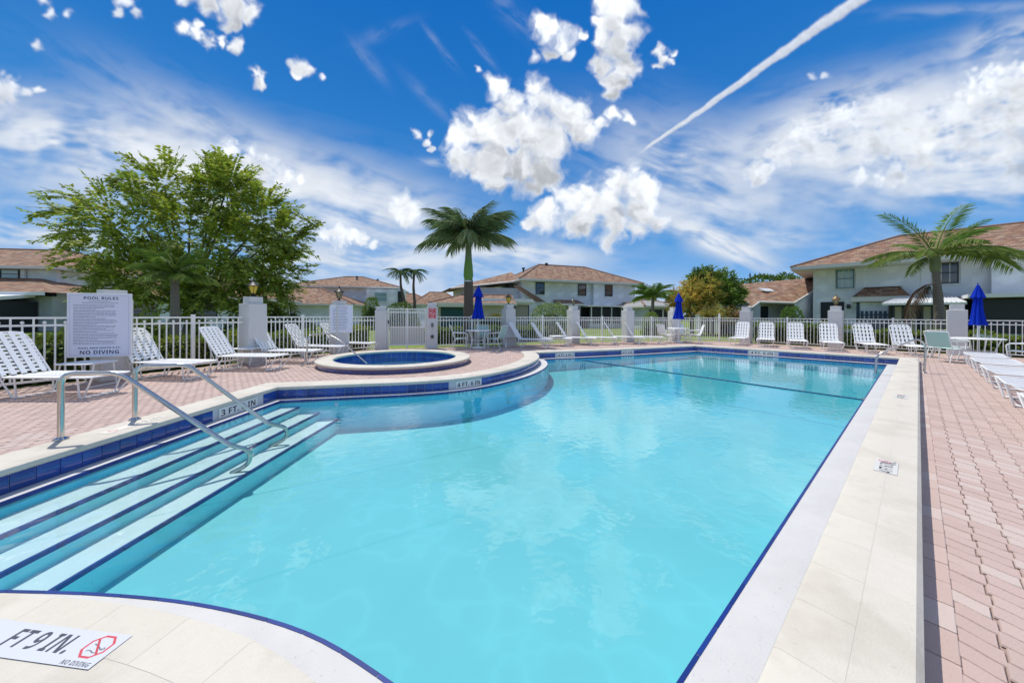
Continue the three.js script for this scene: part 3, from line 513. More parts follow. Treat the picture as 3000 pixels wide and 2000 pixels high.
// ------------------------------------------------------------------ fence pillars
const heading = (a, b) => Math.atan2(b[1] - a[1], b[0] - a[0]);      // rotation.y that lays local x along a -> b
function makePillar(label, p, turn, h = 1.0) {
  const o = thing('fence_pillar', label, 'pillar', [p[0], 0, -p[1]], turn, 'white stucco pillars in the pool fence');
  part('shaft', rbox(0.46, 1.62, 0.46, 0.012, 0, 0.81, 0), M.pillar, o); part('cap', rbox(0.33, 0.19, 0.33, 0.01, 0, 1.714, 0), M.pillar, o); return o;
}
const dirAt = (i) => heading(FENCE[Math.max(0, i - 1)], FENCE[Math.min(FENCE.length - 1, i + 1)]);
const PL = ['white stucco pillar behind the large pool rules sign', 'white stucco pillar with the bright yellow lantern in front of the big leafy tree', 'white stucco pillar behind the smaller white notice board', 'white gate pillar without a sign beside the spa', 'white gate pillar that carries the red sign', 'white stucco pillar with an amber lantern next to the royal palm and its umbrella', 'white stucco pillar with a dark lantern beside the round bush', 'white stucco pillar without lantern behind the last lounger of the far row', 'white stucco pillar behind the blue umbrella by the golden palms', 'white stucco pillar without lantern in front of the low tiled wing', 'white stucco pillar with a brass lantern below the teal window of the large house', 'white stucco pillar beside the palm with the dead frond'];
PIL.forEach((p, i) => {
  const idx = i < 9 ? i + 1 : i + 2;
  if (i === 3 || i === 4) { const o = thing('fence_pillar', PL[i], 'pillar', [p[0], 0, -p[1]], heading(PIL[3], PIL[4]), 'white stucco pillars in the pool fence'); part('shaft', rbox(0.42, i === 4 ? 1.66 : 1.5, 0.42, 0.012, 0, i === 4 ? 0.83 : 0.75, 0), M.pillar, o); part('cap', rbox(0.34, 0.15, 0.34, 0.01, 0, i === 4 ? 1.734 : 1.574, 0), M.pillar, o); return; }
  makePillar(PL[i], p, dirAt(idx));
});
// lanterns
function lantern(i, label, glass, metal, s = 1) {
  const [x, z] = PIL[i], o = thing('pillar_lantern', label, 'lantern', [x, 1.81, -z], 0.3, 'lanterns on the fence pillars'); o.scale.setScalar(s);
  part('base', lathe([[0, 0], [0.075, 0], [0.08, 0.012], [0.03, 0.03], [0.022, 0.06], [0.05, 0.075], [0.055, 0.09], [0, 0.09]], 16), metal, o);
  for (let k = 0; k < 6; k++) { const a = (k / 6) * Math.PI * 2, c = Math.cos(a), s2 = Math.sin(a); part('bar', tube([[0.06 * c, 0.085, 0.06 * s2], [0.115 * c, 0.29, 0.115 * s2]], 0.006, 0, 5), metal, o); const b = a + Math.PI / 3, e = [Math.cos(b), Math.sin(b)]; part('pane', polys([[[0.058 * e[0], 0.09, 0.058 * e[1]], [0.058 * c, 0.09, 0.058 * s2], [0.112 * c, 0.285, 0.112 * s2], [0.112 * e[0], 0.285, 0.112 * e[1]]]]), glass, o); }
  part('candle', new THREE.CylinderGeometry(0.018, 0.018, 0.12, 10).translate(0, 0.15, 0), M.trim, o);
  part('roof', lathe([[0.16, 0.285], [0.165, 0.295], [0.10, 0.335], [0.055, 0.39], [0.03, 0.40], [0.02, 0.43], [0.012, 0.45], [0.02, 0.465], [0.006, 0.49], [0, 0.51]], 18), metal, o);
}
lantern(1, 'bright yellow glass lantern on the pillar before the leafy tree', M.amber, M.black, 1.05);
lantern(2, 'slender dark lantern above the smaller notice board', M.clearGlass, M.black, 1.05);
lantern(5, 'amber lantern with pointed top on the pillar right of the royal palm', M.amber, M.brass, 1.05);
lantern(6, 'black lantern on the pillar beside the round bush', M.clearGlass, M.black, 0.85);
lantern(10, 'brass lantern on the pillar below the teal window', M.clearGlass, M.brass, 1.05);

// ------------------------------------------------------------------ fence bays: rails, posts, pickets
const FH = 1.27;
const tallPicket = box(0.021, FH - 0.14, 0.021, 0, (FH - 0.14) / 2 + 0.10, 0), shortPicket = join([box(0.021, FH - 0.24, 0.021, 0, (FH - 0.24) / 2 + 0.10, 0), lathe([[0.008, FH - 0.14], [0.008, FH - 0.128], [0.022, FH - 0.115], [0.024, FH - 0.1], [0.014, FH - 0.08], [0, FH - 0.074]], 10)]);
function bay(a, b, label, trimA = 0.24, trimB = 0.24, post = true) {
  const dx = b[0] - a[0], dz = b[1] - a[1], full = Math.hypot(dx, dz), L = full - trimA - trimB, ux = dx / full, uz = dz / full;
  const o = thing('picket_fence', label, 'fence', [a[0] + ux * trimA, 0, -(a[1] + uz * trimA)], heading(a, b), 'white picket fence bays round the pool');
  for (const y of [FH - 0.02, FH - 0.155, 0.12]) part('rail', box(L, 0.036, 0.032, L / 2, y, 0), M.fence, o);
  const n = Math.round(L / 0.118), st = L / n;
  for (let i = 1; i < n; i++) { if (post && i === Math.round(n / 2)) { part('post', join([box(0.062, FH + 0.03, 0.062, i * st, (FH + 0.03) / 2, 0), box(0.072, 0.02, 0.072, i * st, FH + 0.04, 0)]), M.fence, o); continue; } const p = part('picket', i % 2 ? tallPicket : shortPicket, M.fence, o); p.position.x = i * st; }
}
bay(LEFT_END, PIL[0], 'white picket fence bay behind the lounger at the edge of the rules sign', 0, 0.24, false);
bay(PIL[0], PIL[1], 'white picket fence bay between the rules sign and the yellow lantern pillar');
bay(PIL[1], PIL[2], 'white picket fence bay between the yellow lantern and the small notice board');
bay(PIL[2], PIL[3], 'short white picket fence bay between the notice board and the gate', 0.24, 0.22, false);
bay(PIL[4], PIL[5], 'white picket fence bay behind the umbrella under the royal palm', 0.22, 0.24);
bay(PIL[5], PIL[6], 'white picket fence bay in front of the round bush');
bay(PIL[6], PIL[7], 'white picket fence bay below the three dark house windows');
bay(PIL[7], PIL[8], 'white picket fence bay in front of the small feathery palm');
bay(PIL[8], CORNER, 'white picket fence bay in front of the golden palm clump', 0.24, 0.03);
bay(CORNER, PIL[9], 'very short white picket fence bay at the tall corner post', 0.03, 0.24, false);
bay(PIL[9], PIL[10], 'white picket fence bay in front of the low tiled wing');
bay(PIL[10], PIL[11], 'white picket fence bay in front of the white metal canopy');
bay(PIL[11], RIGHT_END, 'white picket fence bay behind the umbrella by the dark screened porch', 0.24, 0);
{ const o = thing('corner_post', 'tall thin white post where the fence turns beside the golden palms', 'post', [CORNER[0], 0, -CORNER[1]], 0.4); part('shaft', box(0.075, 1.46, 0.075, 0, 0.73, 0), M.fence, o); part('cap', lathe([[0, 0.05], [0.03, 0.03], [0.045, 0], [0, 0]], 10).translate(0, 1.46, 0), M.fence, o); }
// the gate
{
  const a = PIL[3], b = PIL[4], full = Math.hypot(b[0] - a[0], b[1] - a[1]), L = full - 0.5, o = thing('pool_gate', 'tall white picket gate with dense bars between the two gate pillars', 'gate', [a[0], 0, -a[1]], heading(a, b));
  const x0 = 0.25, x1 = 0.25 + L, top = 1.56;
  for (const [y, h] of [[top, 0.04], [top - 0.13, 0.04], [0.16, 0.05], [0.86, 0.03]]) part('rail', box(L, h, 0.035, (x0 + x1) / 2, y, 0), M.fence, o);
  for (const x of [x0, (x0 + x1) / 2, x1]) part('frame_post', box(0.06, top + 0.02, 0.06, x, top / 2 + 0.03, 0), M.fence, o);
  const n = 22; for (let i = 1; i < n; i++) if (i !== n / 2) part('bar', box(0.024, top - 0.2, 0.024, lerp(x0, x1, i / n), top / 2 + 0.06, 0), M.fence, o);
  part('mesh_panel', box(L - 0.14, 0.72, 0.006, (x0 + x1) / 2, 0.5, -0.03), std([0.62, 0.60, 0.52], 0.9), o);
  part('latch_plate', box(0.16, 0.28, 0.05, x1 - 0.11, 0.95, 0.03), M.white, o); part('latch', box(0.025, 0.13, 0.05, x0 + 0.02, 1.05, 0.05), M.black, o); part('handle', tube([[x1 - 0.16, 0.9, 0.06], [x1 - 0.16, 0.9, 0.11], [x1 - 0.16, 1.02, 0.11], [x1 - 0.16, 1.02, 0.06]], 0.01, 0.02), M.steel, o);
}
// red sign and boxes on the gate pillar
{
  const turn = heading(PIL[3], PIL[4]), f = [Math.sin(turn), Math.cos(turn)], put = (name, label, cat, y, d = 0.215) => { const o = thing(name, label, cat, [PIL[4][0] + f[0] * d, y, -PIL[4][1] + f[1] * d], turn); return o; };
  const t = plateCanvas(128, 164, (g, w, h) => { g.fillStyle = '#c3293a'; g.fillRect(0, 0, w, h); g.strokeStyle = '#f3dada'; g.lineWidth = 5; g.strokeRect(8, 22, w - 16, h - 30); g.fillStyle = '#f0d8d8'; for (let i = 0; i < 3; i++) g.fillRect(22, 6 + i * 5, w - 44 - i * 12, 2.5); g.beginPath(); g.arc(w / 2, h * 0.52, 34, 0, 7); g.lineWidth = 8; g.stroke(); g.beginPath(); g.moveTo(w / 2 - 22, h * 0.42); g.lineTo(w / 2 + 22, h * 0.62); g.stroke(); for (let i = 0; i < 3; i++) g.fillRect(28 + i * 4, h * 0.82 + i * 7, w - 56 - i * 8, 3); });
  const s = put('warning_sign', 'red square sign with white ring and lettering on the gate pillar', 'sign', 1.2); part('board', box(0.29, 0.40, 0.006, 0, 0.2, 0), M.red, s); part('print', new THREE.PlaneGeometry(0.28, 0.385).translate(0, 0.2, 0.0045), printed(t), s);
  const k = put('keypad_box', 'small grey box below the red sign on the gate pillar', 'box', 0.86); part('housing', rbox(0.085, 0.15, 0.05, 0.01, 0, 0.075, 0.02), std([0.12, 0.15, 0.15], 0.5), k); part('conduit', tube([[0, 0, 0.012], [0, -0.3, 0.012]], 0.011, 0, 6), M.pillar, k);
  const e = put('outlet_box', 'black square electrical box low on the gate pillar', 'box', 0.42); part('housing', rbox(0.10, 0.12, 0.05, 0.008, 0, 0.06, 0.02), M.black, e); part('cover', box(0.08, 0.09, 0.006, 0, 0.06, 0.048), std([0.05, 0.05, 0.05], 0.4), e);
}
// notice boards
function scribble(g, x, y, w, h) { g.fillStyle = '#6e7186'; for (let k = x; k < x + w;) { const l = 4 + rnd() * 16; g.fillRect(k, y, Math.min(l, x + w - k), h); k += l + 3 + rnd() * 3; } }
{
  const t = plateCanvas(768, 1024, (g, w, h) => {
    g.fillStyle = '#dfe0ee'; g.fillRect(0, 0, w, h); g.strokeStyle = '#c3c5d6'; g.lineWidth = 6; g.strokeRect(24, 24, w - 48, h - 48); g.fillStyle = '#2a2d49'; g.textAlign = 'center'; g.font = 'bold 66px sans-serif'; g.save(); g.translate(w * 0.52, 92); g.scale(1.12, 1); g.fillText('POOL RULES', 0, 0); g.restore();
    scribble(g, 250, 112, 260, 9); scribble(g, 170, 140, 440, 11);
    for (let i = 0; i < 27; i++) { const y = 178 + i * 24.5; scribble(g, 66, y, (i % 5 === 3 ? 0.45 : i % 7 === 2 ? 0.62 : 0.84) * (w - 120) * rr(0.9, 1), 10); }
    g.fillStyle = '#2a2d49'; g.font = 'bold 40px sans-serif'; g.save(); g.translate(w * 0.5, 902); g.scale(1.2, 1); g.fillText('POOL MAX DEPTH 5 FT.', 0, 0); g.restore(); g.font = 'bold 82px sans-serif'; g.save(); g.translate(w * 0.5, 986); g.scale(1.12, 1); g.fillText('NO DIVING', 0, 0); g.restore();
  });
  const a = at(195, 1050, 6.42), b = at(385, 1050, 6.74), o = thing('rules_sign', 'large white pool rules sign with NO DIVING in bold dark letters', 'sign', [(a[0] + b[0]) / 2, 0.50, (a[2] + b[2]) / 2], Math.atan2(-(b[2] - a[2]), b[0] - a[0]));
  const w = Math.hypot(b[0] - a[0], b[2] - a[2]); part('board', rbox(w, 1.225, 0.025, 0.006, 0, 0.6125, 0), M.white, o); part('print', new THREE.PlaneGeometry(w - 0.03, 1.195).translate(0, 0.6125, 0.0145), printed(t, 0.55), o); for (const x of [-0.18, 0.18]) part('bracket', box(0.04, 1.0, 0.16, x, 0.6, -0.09), M.white, o);
  const t2 = plateCanvas(384, 460, (g, w2, h) => { g.fillStyle = '#e2e2ee'; g.fillRect(0, 0, w2, h); g.fillStyle = '#b06a86'; g.fillRect(90, 22, 200, 10); for (let i = 0; i < 14; i++) scribble(g, 44, 58 + i * 27, (w2 - 96) * rr(0.75, 1), 9); });
  const c = at(966, 975, 11.5), d = at(1033, 975, 11.62), o2 = thing('notice_board', 'smaller white notice board with lines of small print under a lantern', 'sign', [(c[0] + d[0]) / 2, 0.72, (c[2] + d[2]) / 2], Math.atan2(-(d[2] - c[2]), d[0] - c[0]));
  const w2 = Math.hypot(d[0] - c[0], d[2] - c[2]); part('board', rbox(w2, 0.93, 0.025, 0.006, 0, 0.465, 0), M.white, o2); part('print', new THREE.PlaneGeometry(w2 - 0.04, 0.89).translate(0, 0.465, 0.0145), printed(t2, 0.6), o2); part('bracket', box(0.04, 0.8, 0.1, 0, 0.46, -0.06), M.white, o2);
}

// ------------------------------------------------------------------ loungers
// local: +x towards the foot, hinge at x = 0, z across; kind: 'woven', 'upright' (bold lengthwise straps) or 'flat'
function makeLounger(label, kind, group) {
  const o = thing('chaise_lounge', label, 'lounger', [0, 0, 0], 0, group), W = 0.31, SHT = 0.34, len = kind === 'flat' ? 1.22 : 1.36, r = 0.0135;
  const ang = kind === 'flat' ? 0.03 : kind === 'upright' ? 1.12 : 1.02, BL = kind === 'flat' ? 0.74 : 0.80, ca = Math.cos(ang), sa = Math.sin(ang);
  const seat = part('seat_frame', tube([[0, SHT, -W], [len, SHT, -W], [len, SHT, W], [0, SHT, W]], r, 0.12, 7, true), M.white, o);
  const back = part('back_frame', tube([[0.02, SHT + 0.01, -W + 0.03], [-BL * ca, SHT + BL * sa, -W + 0.03], [-BL * ca, SHT + BL * sa, W - 0.03], [0.02, SHT + 0.01, W - 0.03]], r, 0.14, 7), M.white, o);
  const onBack = (g) => { g.rotateZ(-ang); g.translate(0, SHT + 0.01, 0); return g; };   // built along -x
  const cs = kind === 'upright' ? 0.05 : kind === 'flat' ? 0.05 : 0.039, cp = kind === 'flat' ? 0.104 : kind === 'upright' ? 0.16 : 0.068, ls = kind === 'upright' ? 0.062 : 0.066, lp = kind === 'upright' ? 0.105 : 0.118;
  const bend = (w, L2) => { const g = new THREE.BoxGeometry(w, 0.006, L2, 1, 1, 6), p = g.attributes.position; for (let i = 0; i < p.count; i++) { const k = 1 - (2 * p.getZ(i) / L2) ** 2; p.setY(i, p.getY(i) - 0.012 * k + 0.012); } g.computeVertexNormals(); return g; };
  for (let x = 0.07; x < len - 0.03; x += cp) part('strap', bend(cs, 2 * W + 0.03).translate(x, SHT - 0.004, 0), M.vinyl, seat);
  if (kind !== 'flat') for (let z = -W + 0.075; z < W - 0.03; z += lp) part('strap', box(len - 0.03, 0.005, ls, len / 2, SHT + 0.004, z), M.vinyl, seat);
  for (let x = 0.07; x < BL - 0.02; x += cp) part('strap', onBack(bend(cs, 2 * W - 0.03 - (x > BL - 0.12 ? 0.1 : 0)).translate(-x, 0, 0)), M.vinyl, back);
  if (kind !== 'flat') for (let z = -W + 0.09; z < W - 0.05; z += lp) part('strap', onBack(box(BL - 0.03, 0.005, ls, -BL / 2, 0.008, z)), M.vinyl, back);
  for (const [x, dx] of [[0.12, 0.1], [len - 0.22, -0.05]]) {
    for (const s of [-1, 1]) { part('leg', tube([[x - dx, SHT, s * W], [x, 0.02, s * (W - 0.07)]], 0.0125, 0, 7), M.white, o); part('leg', tube([[x + 0.22 - dx, SHT, s * W], [x + 0.06, 0.02, s * (W - 0.07)]], 0.0125, 0, 7), M.white, o); }
    part('foot_bar', tube([[x, 0.016, -W + 0.07], [x + 0.06, 0.016, -W + 0.07], [x + 0.06, 0.016, W - 0.07], [x, 0.016, W - 0.07]], 0.0125, 0.02, 7, true), M.white, o);
  }
  if (kind !== 'flat') for (const s of [-1, 1]) part('brace', tube([[-0.34 * ca, SHT + 0.34 * sa, s * (W - 0.03)], [-0.02, SHT * 0.55, s * (W - 0.04)], [0.1, SHT, s * W]], 0.009, 0.03, 6), M.white, o);
  return o;
}
{
  const G = 'white strap loungers with raised backs along the pool fence';
  const first = makeLounger('white woven strap lounger before the fence end, its foot beside the square side table', 'woven', G);
  const rows = [
    [-7.90, 5.55, 0.02], [-7.72, 7.22, -0.10, 'white woven strap lounger overlapping the edge of the large pool rules sign'], [-6.95, 8.28, 0.02, 'white woven strap lounger in front of the fence post before the leafy tree'], [-6.75, 9.5, -0.02, 'white woven strap lounger in front of the yellow lantern pillar'], [-6.65, 10.85, -0.04, 'white woven strap lounger with its foot behind the spa handrail post'], [-6.25, 12.1, -0.08, 'white woven strap lounger partly hidden behind the small notice board'],
    [0.33, 14.45, -0.3, 'white strap lounger next to the amber lantern pillar, first of the far row'], [1.3, 15.3, -0.3, 'white strap lounger in front of the post before the round bush'], [2.5, 15.8, -0.3, 'white strap lounger just before the dark lantern pillar'], [3.5, 16.1, -0.3, 'white strap lounger just past the dark lantern pillar'], [4.9, 16.5, -0.3, 'white strap lounger below the second dark house window'], [5.95, 16.7, -0.26, 'white strap lounger against the plain pillar, last of the far row'],
  ];
  first.position.set(-7.90, 0, -5.55); first.rotation.y = 0.02;
  rows.slice(1).forEach(([x, z, t, l]) => copy(first, l, [x, 0, -z], t));
  const G2 = 'white lounge chairs facing the pool along the fence', up = makeLounger('white strap lounge chair against the pillar before the low tiled wing', 'upright', G2);
  const list = [[2174, 11.62, 1], [2246, 0, 'white strap lounge chair in front of the low wing roof, second from the corner post'], [2332, 0, 'white strap lounge chair directly before the fence post near the low wing'], [2430, 0, 'white strap lounge chair in front of the brass lantern pillar'], [2535, 0, 'white strap lounge chair before the dark blue picket gate of the large house'], [2648, 0, 'white strap lounge chair behind the pool exit handrail']];
  list.forEach(([px, , l], i) => {
    const k = (px - 1500) / 1000, c = 19.35, Z = c / (0.768 * k + 0.64), X = k * Z, t = Math.atan2(-0.66, -0.75) + [0.1, 0.18, 0.22, 0.2, 0.3, 0.34][i];
    if (!i) { up.position.set(X, 0, -Z); up.rotation.y = t; } else copy(up, l, [X, 0, -Z], t);
  });
  const G3 = 'flat white strap loungers in a line beside the long coping', fl = makeLounger('flat white strap lounger at the cut edge of the picture, opposite the depth marking', 'flat', G3), tl = Math.atan2(U[1], U[0]);
  const place = (s) => { const [x, z] = sq(s, 1.2); return [x, 0, -z]; };
  [[6.95], [9.05, 'flat white strap lounger second along the coping from the cut edge'], [11.15, 'flat white strap lounger between two others in the line beside the coping'], [13.25, 'flat white strap lounger fourth in the line beside the coping'], [15.3, 'flat white strap lounger at the patio table end of the line']].forEach(([s, l], i) => { if (!i) { fl.position.set(...place(s)); fl.rotation.y = tl; } else copy(fl, l, place(s), tl); });
}
// ------------------------------------------------------------------ small tables
function makeSideTable(label) {
  const o = thing('side_table', label, 'side table', [0, 0, 0], 0, 'white tubular side tables'), W = 0.27, h = 0.43;
  part('frame', tube([[-W, h, -W], [W, h, -W], [W, h, W], [-W, h, W]], 0.013, 0.08, 7, true), M.white, o);
  part('tabletop', rbox(2 * W - 0.01, 0.012, 2 * W - 0.01, 0.005, 0, h + 0.003, 0), M.vinyl, o);
  for (const s of [-1, 1]) for (const k of [-1, 1]) part('leg', tube([[s * W, h, k * W * 0.6], [s * W, 0.2, k * W * 0.72], [s * W * 0.96, 0.01, k * W * 0.9]], 0.0125, 0.05, 7), M.white, o);
  for (const s of [-1, 1]) part('foot_bar', tube([[s * W * 0.96, 0.014, -W * 0.9], [s * W * 0.96, 0.014, W * 0.9]], 0.012, 0, 7), M.white, o);
  return o;
}
{
  const t = makeSideTable('white square side table below the large pool rules sign'); let p = spot(255, 1062, 0.43); t.position.set(p[0], 0, p[2]); t.rotation.y = 0.1;
  for (const [x, y, turn, l] of [[722, 1020, 0.0, 'white side table at the foot of the yellow lantern pillar'], [1497, 985, 0.3, 'white side table in front of the amber lantern pillar'], [1632, 984, 0.3, 'white side table between two loungers before the dark lantern'], [925, 988, 0.1, 'white side table beside the small notice board, among the loungers']]) { p = spot(x, y, 0.43); copy(t, l, [p[0], 0, p[2]], turn); }
}
// ------------------------------------------------------------------ patio sets: table, chairs, closed umbrella
function makeTable(label) {
  const o = thing('patio_table', label, 'table', [0, 0, 0], 0, 'round white patio tables under the umbrellas');
  part('tabletop', lathe([[0, 0.70], [0.50, 0.70], [0.52, 0.71], [0.52, 0.725], [0.50, 0.735], [0.022, 0.735], [0.02, 0.70]], 40), M.white, o);
  for (let k = 0; k < 4; k++) { const a = (k + 0.5) * Math.PI / 2, c = Math.cos(a), s = Math.sin(a); part('leg', tube([[0.44 * c, 0.70, 0.44 * s], [0.32 * c, 0.35, 0.32 * s], [0.40 * c, 0.012, 0.40 * s]], 0.016, 0.12, 8), M.white, o); }
  part('ring', tube(Array.from({ length: 20 }, (_, i) => [0.32 * Math.cos(i * Math.PI / 10), 0.34, 0.32 * Math.sin(i * Math.PI / 10)]), 0.01, 0, 6, true), M.white, o);
  return o;
}
function makeUmbrella(label) {
  const o = thing('patio_umbrella', label, 'umbrella', [0, 0, 0], 0, 'closed blue patio umbrellas');
  part('base', lathe([[0, 0], [0.24, 0], [0.25, 0.03], [0.2, 0.06], [0.05, 0.08], [0.035, 0.2], [0, 0.2]], 24), M.white, o);
  part('pole', new THREE.CylinderGeometry(0.02, 0.02, 2.3, 12).translate(0, 1.15, 0), M.white, o);
  const fold = (prof, folds, amp, seg = 96) => { const g = lathe(prof, seg), p = g.attributes.position; for (let i = 0; i < p.count; i++) { const x = p.getX(i), y = p.getY(i), z = p.getZ(i), a = Math.atan2(z, x), r = Math.hypot(x, z), k = 1 + amp(y) * (Math.pow(Math.abs(Math.sin(a * folds / 2 + 0.6 * Math.sin(y * 3))), 0.7) - 0.55) + 0.05 * Math.sin(3 * a + y * 5); p.setX(i, (x / (r || 1)) * r * k); p.setZ(i, (z / (r || 1)) * r * k); p.setY(i, y + 0.018 * Math.sin(a * folds + 1) * (r > 0.1 ? 1 : 0)); } g.computeVertexNormals(); return g; };
  part('canopy', fold([[0.0, 2.32], [0.06, 2.26], [0.10, 2.1], [0.115, 1.9], [0.13, 1.7], [0.16, 1.5], [0.19, 1.34], [0.225, 1.22], [0.235, 1.2], [0.2, 1.21], [0.03, 1.28]], 8, (y) => 0.5), M.canvas, o);
  part('vent_cap', fold([[0.0, 2.5], [0.035, 2.47], [0.1, 2.32], [0.16, 2.18], [0.205, 2.08], [0.21, 2.065], [0.13, 2.13], [0.05, 2.3]], 8, (y) => 0.28), M.canvas, o);
  part('finial', lathe([[0, 0.06], [0.012, 0.05], [0.018, 0.03], [0.01, 0.012], [0.014, 0], [0, 0]], 10).translate(0, 2.495, 0), M.canvas, o);
  part('tie', lathe([[0.165, 1.52], [0.172, 1.54], [0.165, 1.56]], 24), M.canvas, o);
  return o;
}
function makeChair(label, mat) {
  const o = thing('patio_chair', label, 'chair', [0, 0, 0], 0, 'patio chairs at the umbrella tables'), W = 0.27;   // faces +x
  part('seat_sling', (() => { const g = new THREE.BoxGeometry(0.46, 0.006, 2 * W - 0.04, 6, 1, 4), p = g.attributes.position; for (let i = 0; i < p.count; i++) p.setY(i, p.getY(i) - 0.02 * Math.cos((p.getX(i) / 0.46) * Math.PI)); g.computeVertexNormals(); return g.translate(0.02, 0.42, 0); })(), mat, o);
  part('back_sling', (() => { const g = new THREE.BoxGeometry(0.006, 0.46, 2 * W - 0.04, 1, 6, 1); g.rotateZ(0.3); return g.translate(-0.29, 0.67, 0); })(), mat, o);
  for (const s of [-1, 1]) {
    part('side_frame', tube([[0.24, 0.01, s * W], [0.27, 0.42, s * W], [-0.2, 0.4, s * W], [-0.37, 0.92, s * W]], 0.0125, 0.07, 7), M.white, o);
    part('arm', tube([[0.25, 0.2, s * (W + 0.01)], [0.29, 0.62, s * (W + 0.01)], [-0.29, 0.65, s * (W + 0.01)]], 0.015, 0.09, 7), M.white, o);
    part('leg', tube([[-0.16, 0.42, s * W], [-0.3, 0.01, s * W]], 0.0125, 0, 7), M.white, o);
  }
  part('top_bar', tube([[-0.37, 0.92, -W], [-0.37, 0.92, W]], 0.0125, 0, 7), M.white, o); part('front_bar', tube([[0.265, 0.4, -W], [0.265, 0.4, W]], 0.0115, 0, 7), M.white, o);
  return o;
}
{
  const tb = makeTable('round white patio table between mint chairs under the royal palm'), um = makeUmbrella('closed blue umbrella beside the royal palm trunk'), ch = makeChair('white chair with mint sling on the gate side of the royal palm table', M.mint);
  const A = [-1.36, 13.75], B = [8.45, 17.3], C = [14.0, 10.25];
  tb.position.set(A[0], 0, -A[1]); um.position.set(A[0], 0, -A[1]);
  copy(tb, 'round white patio table between white chairs before the golden palms', [B[0], 0, -B[1]], 0.4); copy(tb, 'round white patio table under the umbrella before the dark screened porch', [C[0], 0, -C[1]], 0.2);
  copy(um, 'closed blue umbrella in front of the golden palm clump', [B[0], 0, -B[1]], 1); copy(um, 'closed bright blue umbrella before the dark screened porch of the large house', [C[0], 0, -C[1]], 2).scale.set(0.68, 0.94, 0.68);
  ch.position.set(A[0] - 0.72, 0, -A[1] + 0.15); ch.rotation.y = 0.25;
  copy(ch, 'white chair with mint sling between the royal palm table and the amber lantern pillar', [A[0] + 0.75, 0, -A[1] + 0.1], 2.7);
  copy(ch, 'white chair with mint sling behind the royal palm table', [A[0] + 0.1, 0, -A[1] - 0.75], -1.5);
  copy(ch, 'white chair with mint sling between the last pillar and the umbrella table', [C[0] - 0.78, 0, -C[1] - 0.15], 0.15); copy(ch, 'white chair with mint sling on the far side of the umbrella before the porch', [C[0] + 0.15, 0, -C[1] - 0.78], -1.7); copy(ch, 'white chair with mint sling nearest the flat loungers at the umbrella table', [C[0] + 0.35, 0, -C[1] + 0.72], 2.1);
  const wc = makeChair('white chair turned from the plain pillar at the golden palm table', M.vinyl); wc.position.set(B[0] - 0.72, 0, -B[1] + 0.2); wc.rotation.y = 0.3;
  copy(wc, 'white chair on the corner post side of the golden palm table', [B[0] + 0.75, 0, -B[1] + 0.2], 2.8); copy(wc, 'white chair behind the pole of the golden palm umbrella', [B[0] + 0.35, 0, -B[1] - 0.65], -1.9);
}
// ------------------------------------------------------------------ steel handrails
function rail(label, pts, r = 0.024, bend = 0.12, foot = true, name = 'pool_handrail') {
  const o = thing(name, label, 'handrail'); part('tube', tube(pts, r, bend, 12), M.steel, o);
  if (foot) part('flange', lathe([[r, 0.03], [0.05, 0.012], [0.055, 0], [0, 0]], 18).translate(pts[0][0], pts[0][1], pts[0][2]), M.steel, o); return o;
}
rail('stainless steel handrail into the steps, the one nearer the side table', [[-4.36, COPE, -3.30], [-4.36, 0.755, -3.30], [-3.99, 0.745, -3.46], [-3.14, -0.13, -3.82], [-2.98, -0.20, -3.89], [-2.98, -0.36, -3.89], [-3.14, -0.44, -3.82]], 0.024, 0.1);
rail('stainless steel handrail into the steps, farther along toward the spa', [[-4.34, COPE, -3.93], [-4.34, 0.735, -3.93], [-3.95, 0.725, -4.15], [-3.26, -0.13, -4.58], [-3.08, -0.20, -4.68], [-3.08, -0.36, -4.68], [-3.26, -0.44, -4.58]], 0.024, 0.1);
{ const a = spot(895, 1072, 0), top = at(903, 985, -a[2]); rail('slim steel handrail leaning over the rim into the spa', [[a[0] - 0.1, 0.0, a[2] + 0.05], [a[0], 0.06, a[2]], [top[0], 0.83, a[2]], [top[0] + 0.45, 0.92, a[2] - 0.3], at(1000, 1000, 9.6), at(1075, 1065, 9.25)].map((p, i) => i === 2 ? [p[0], 0.8, p[2]] : i === 3 ? at(958, 976, 9.75) : p), 0.02, 0.14, false, 'spa_handrail'); }
{ const a = spot(2709, 1092, 0); const Z = -a[2]; rail('curved steel exit handrail at the far end of the long coping', [[a[0], 0, a[2]], at(2714, 1010, Z), at(2690, 990, Z + 0.05), at(2568, 1040, Z + 0.35), at(2566, 1094, Z + 0.3)], 0.022, 0.16, true); }

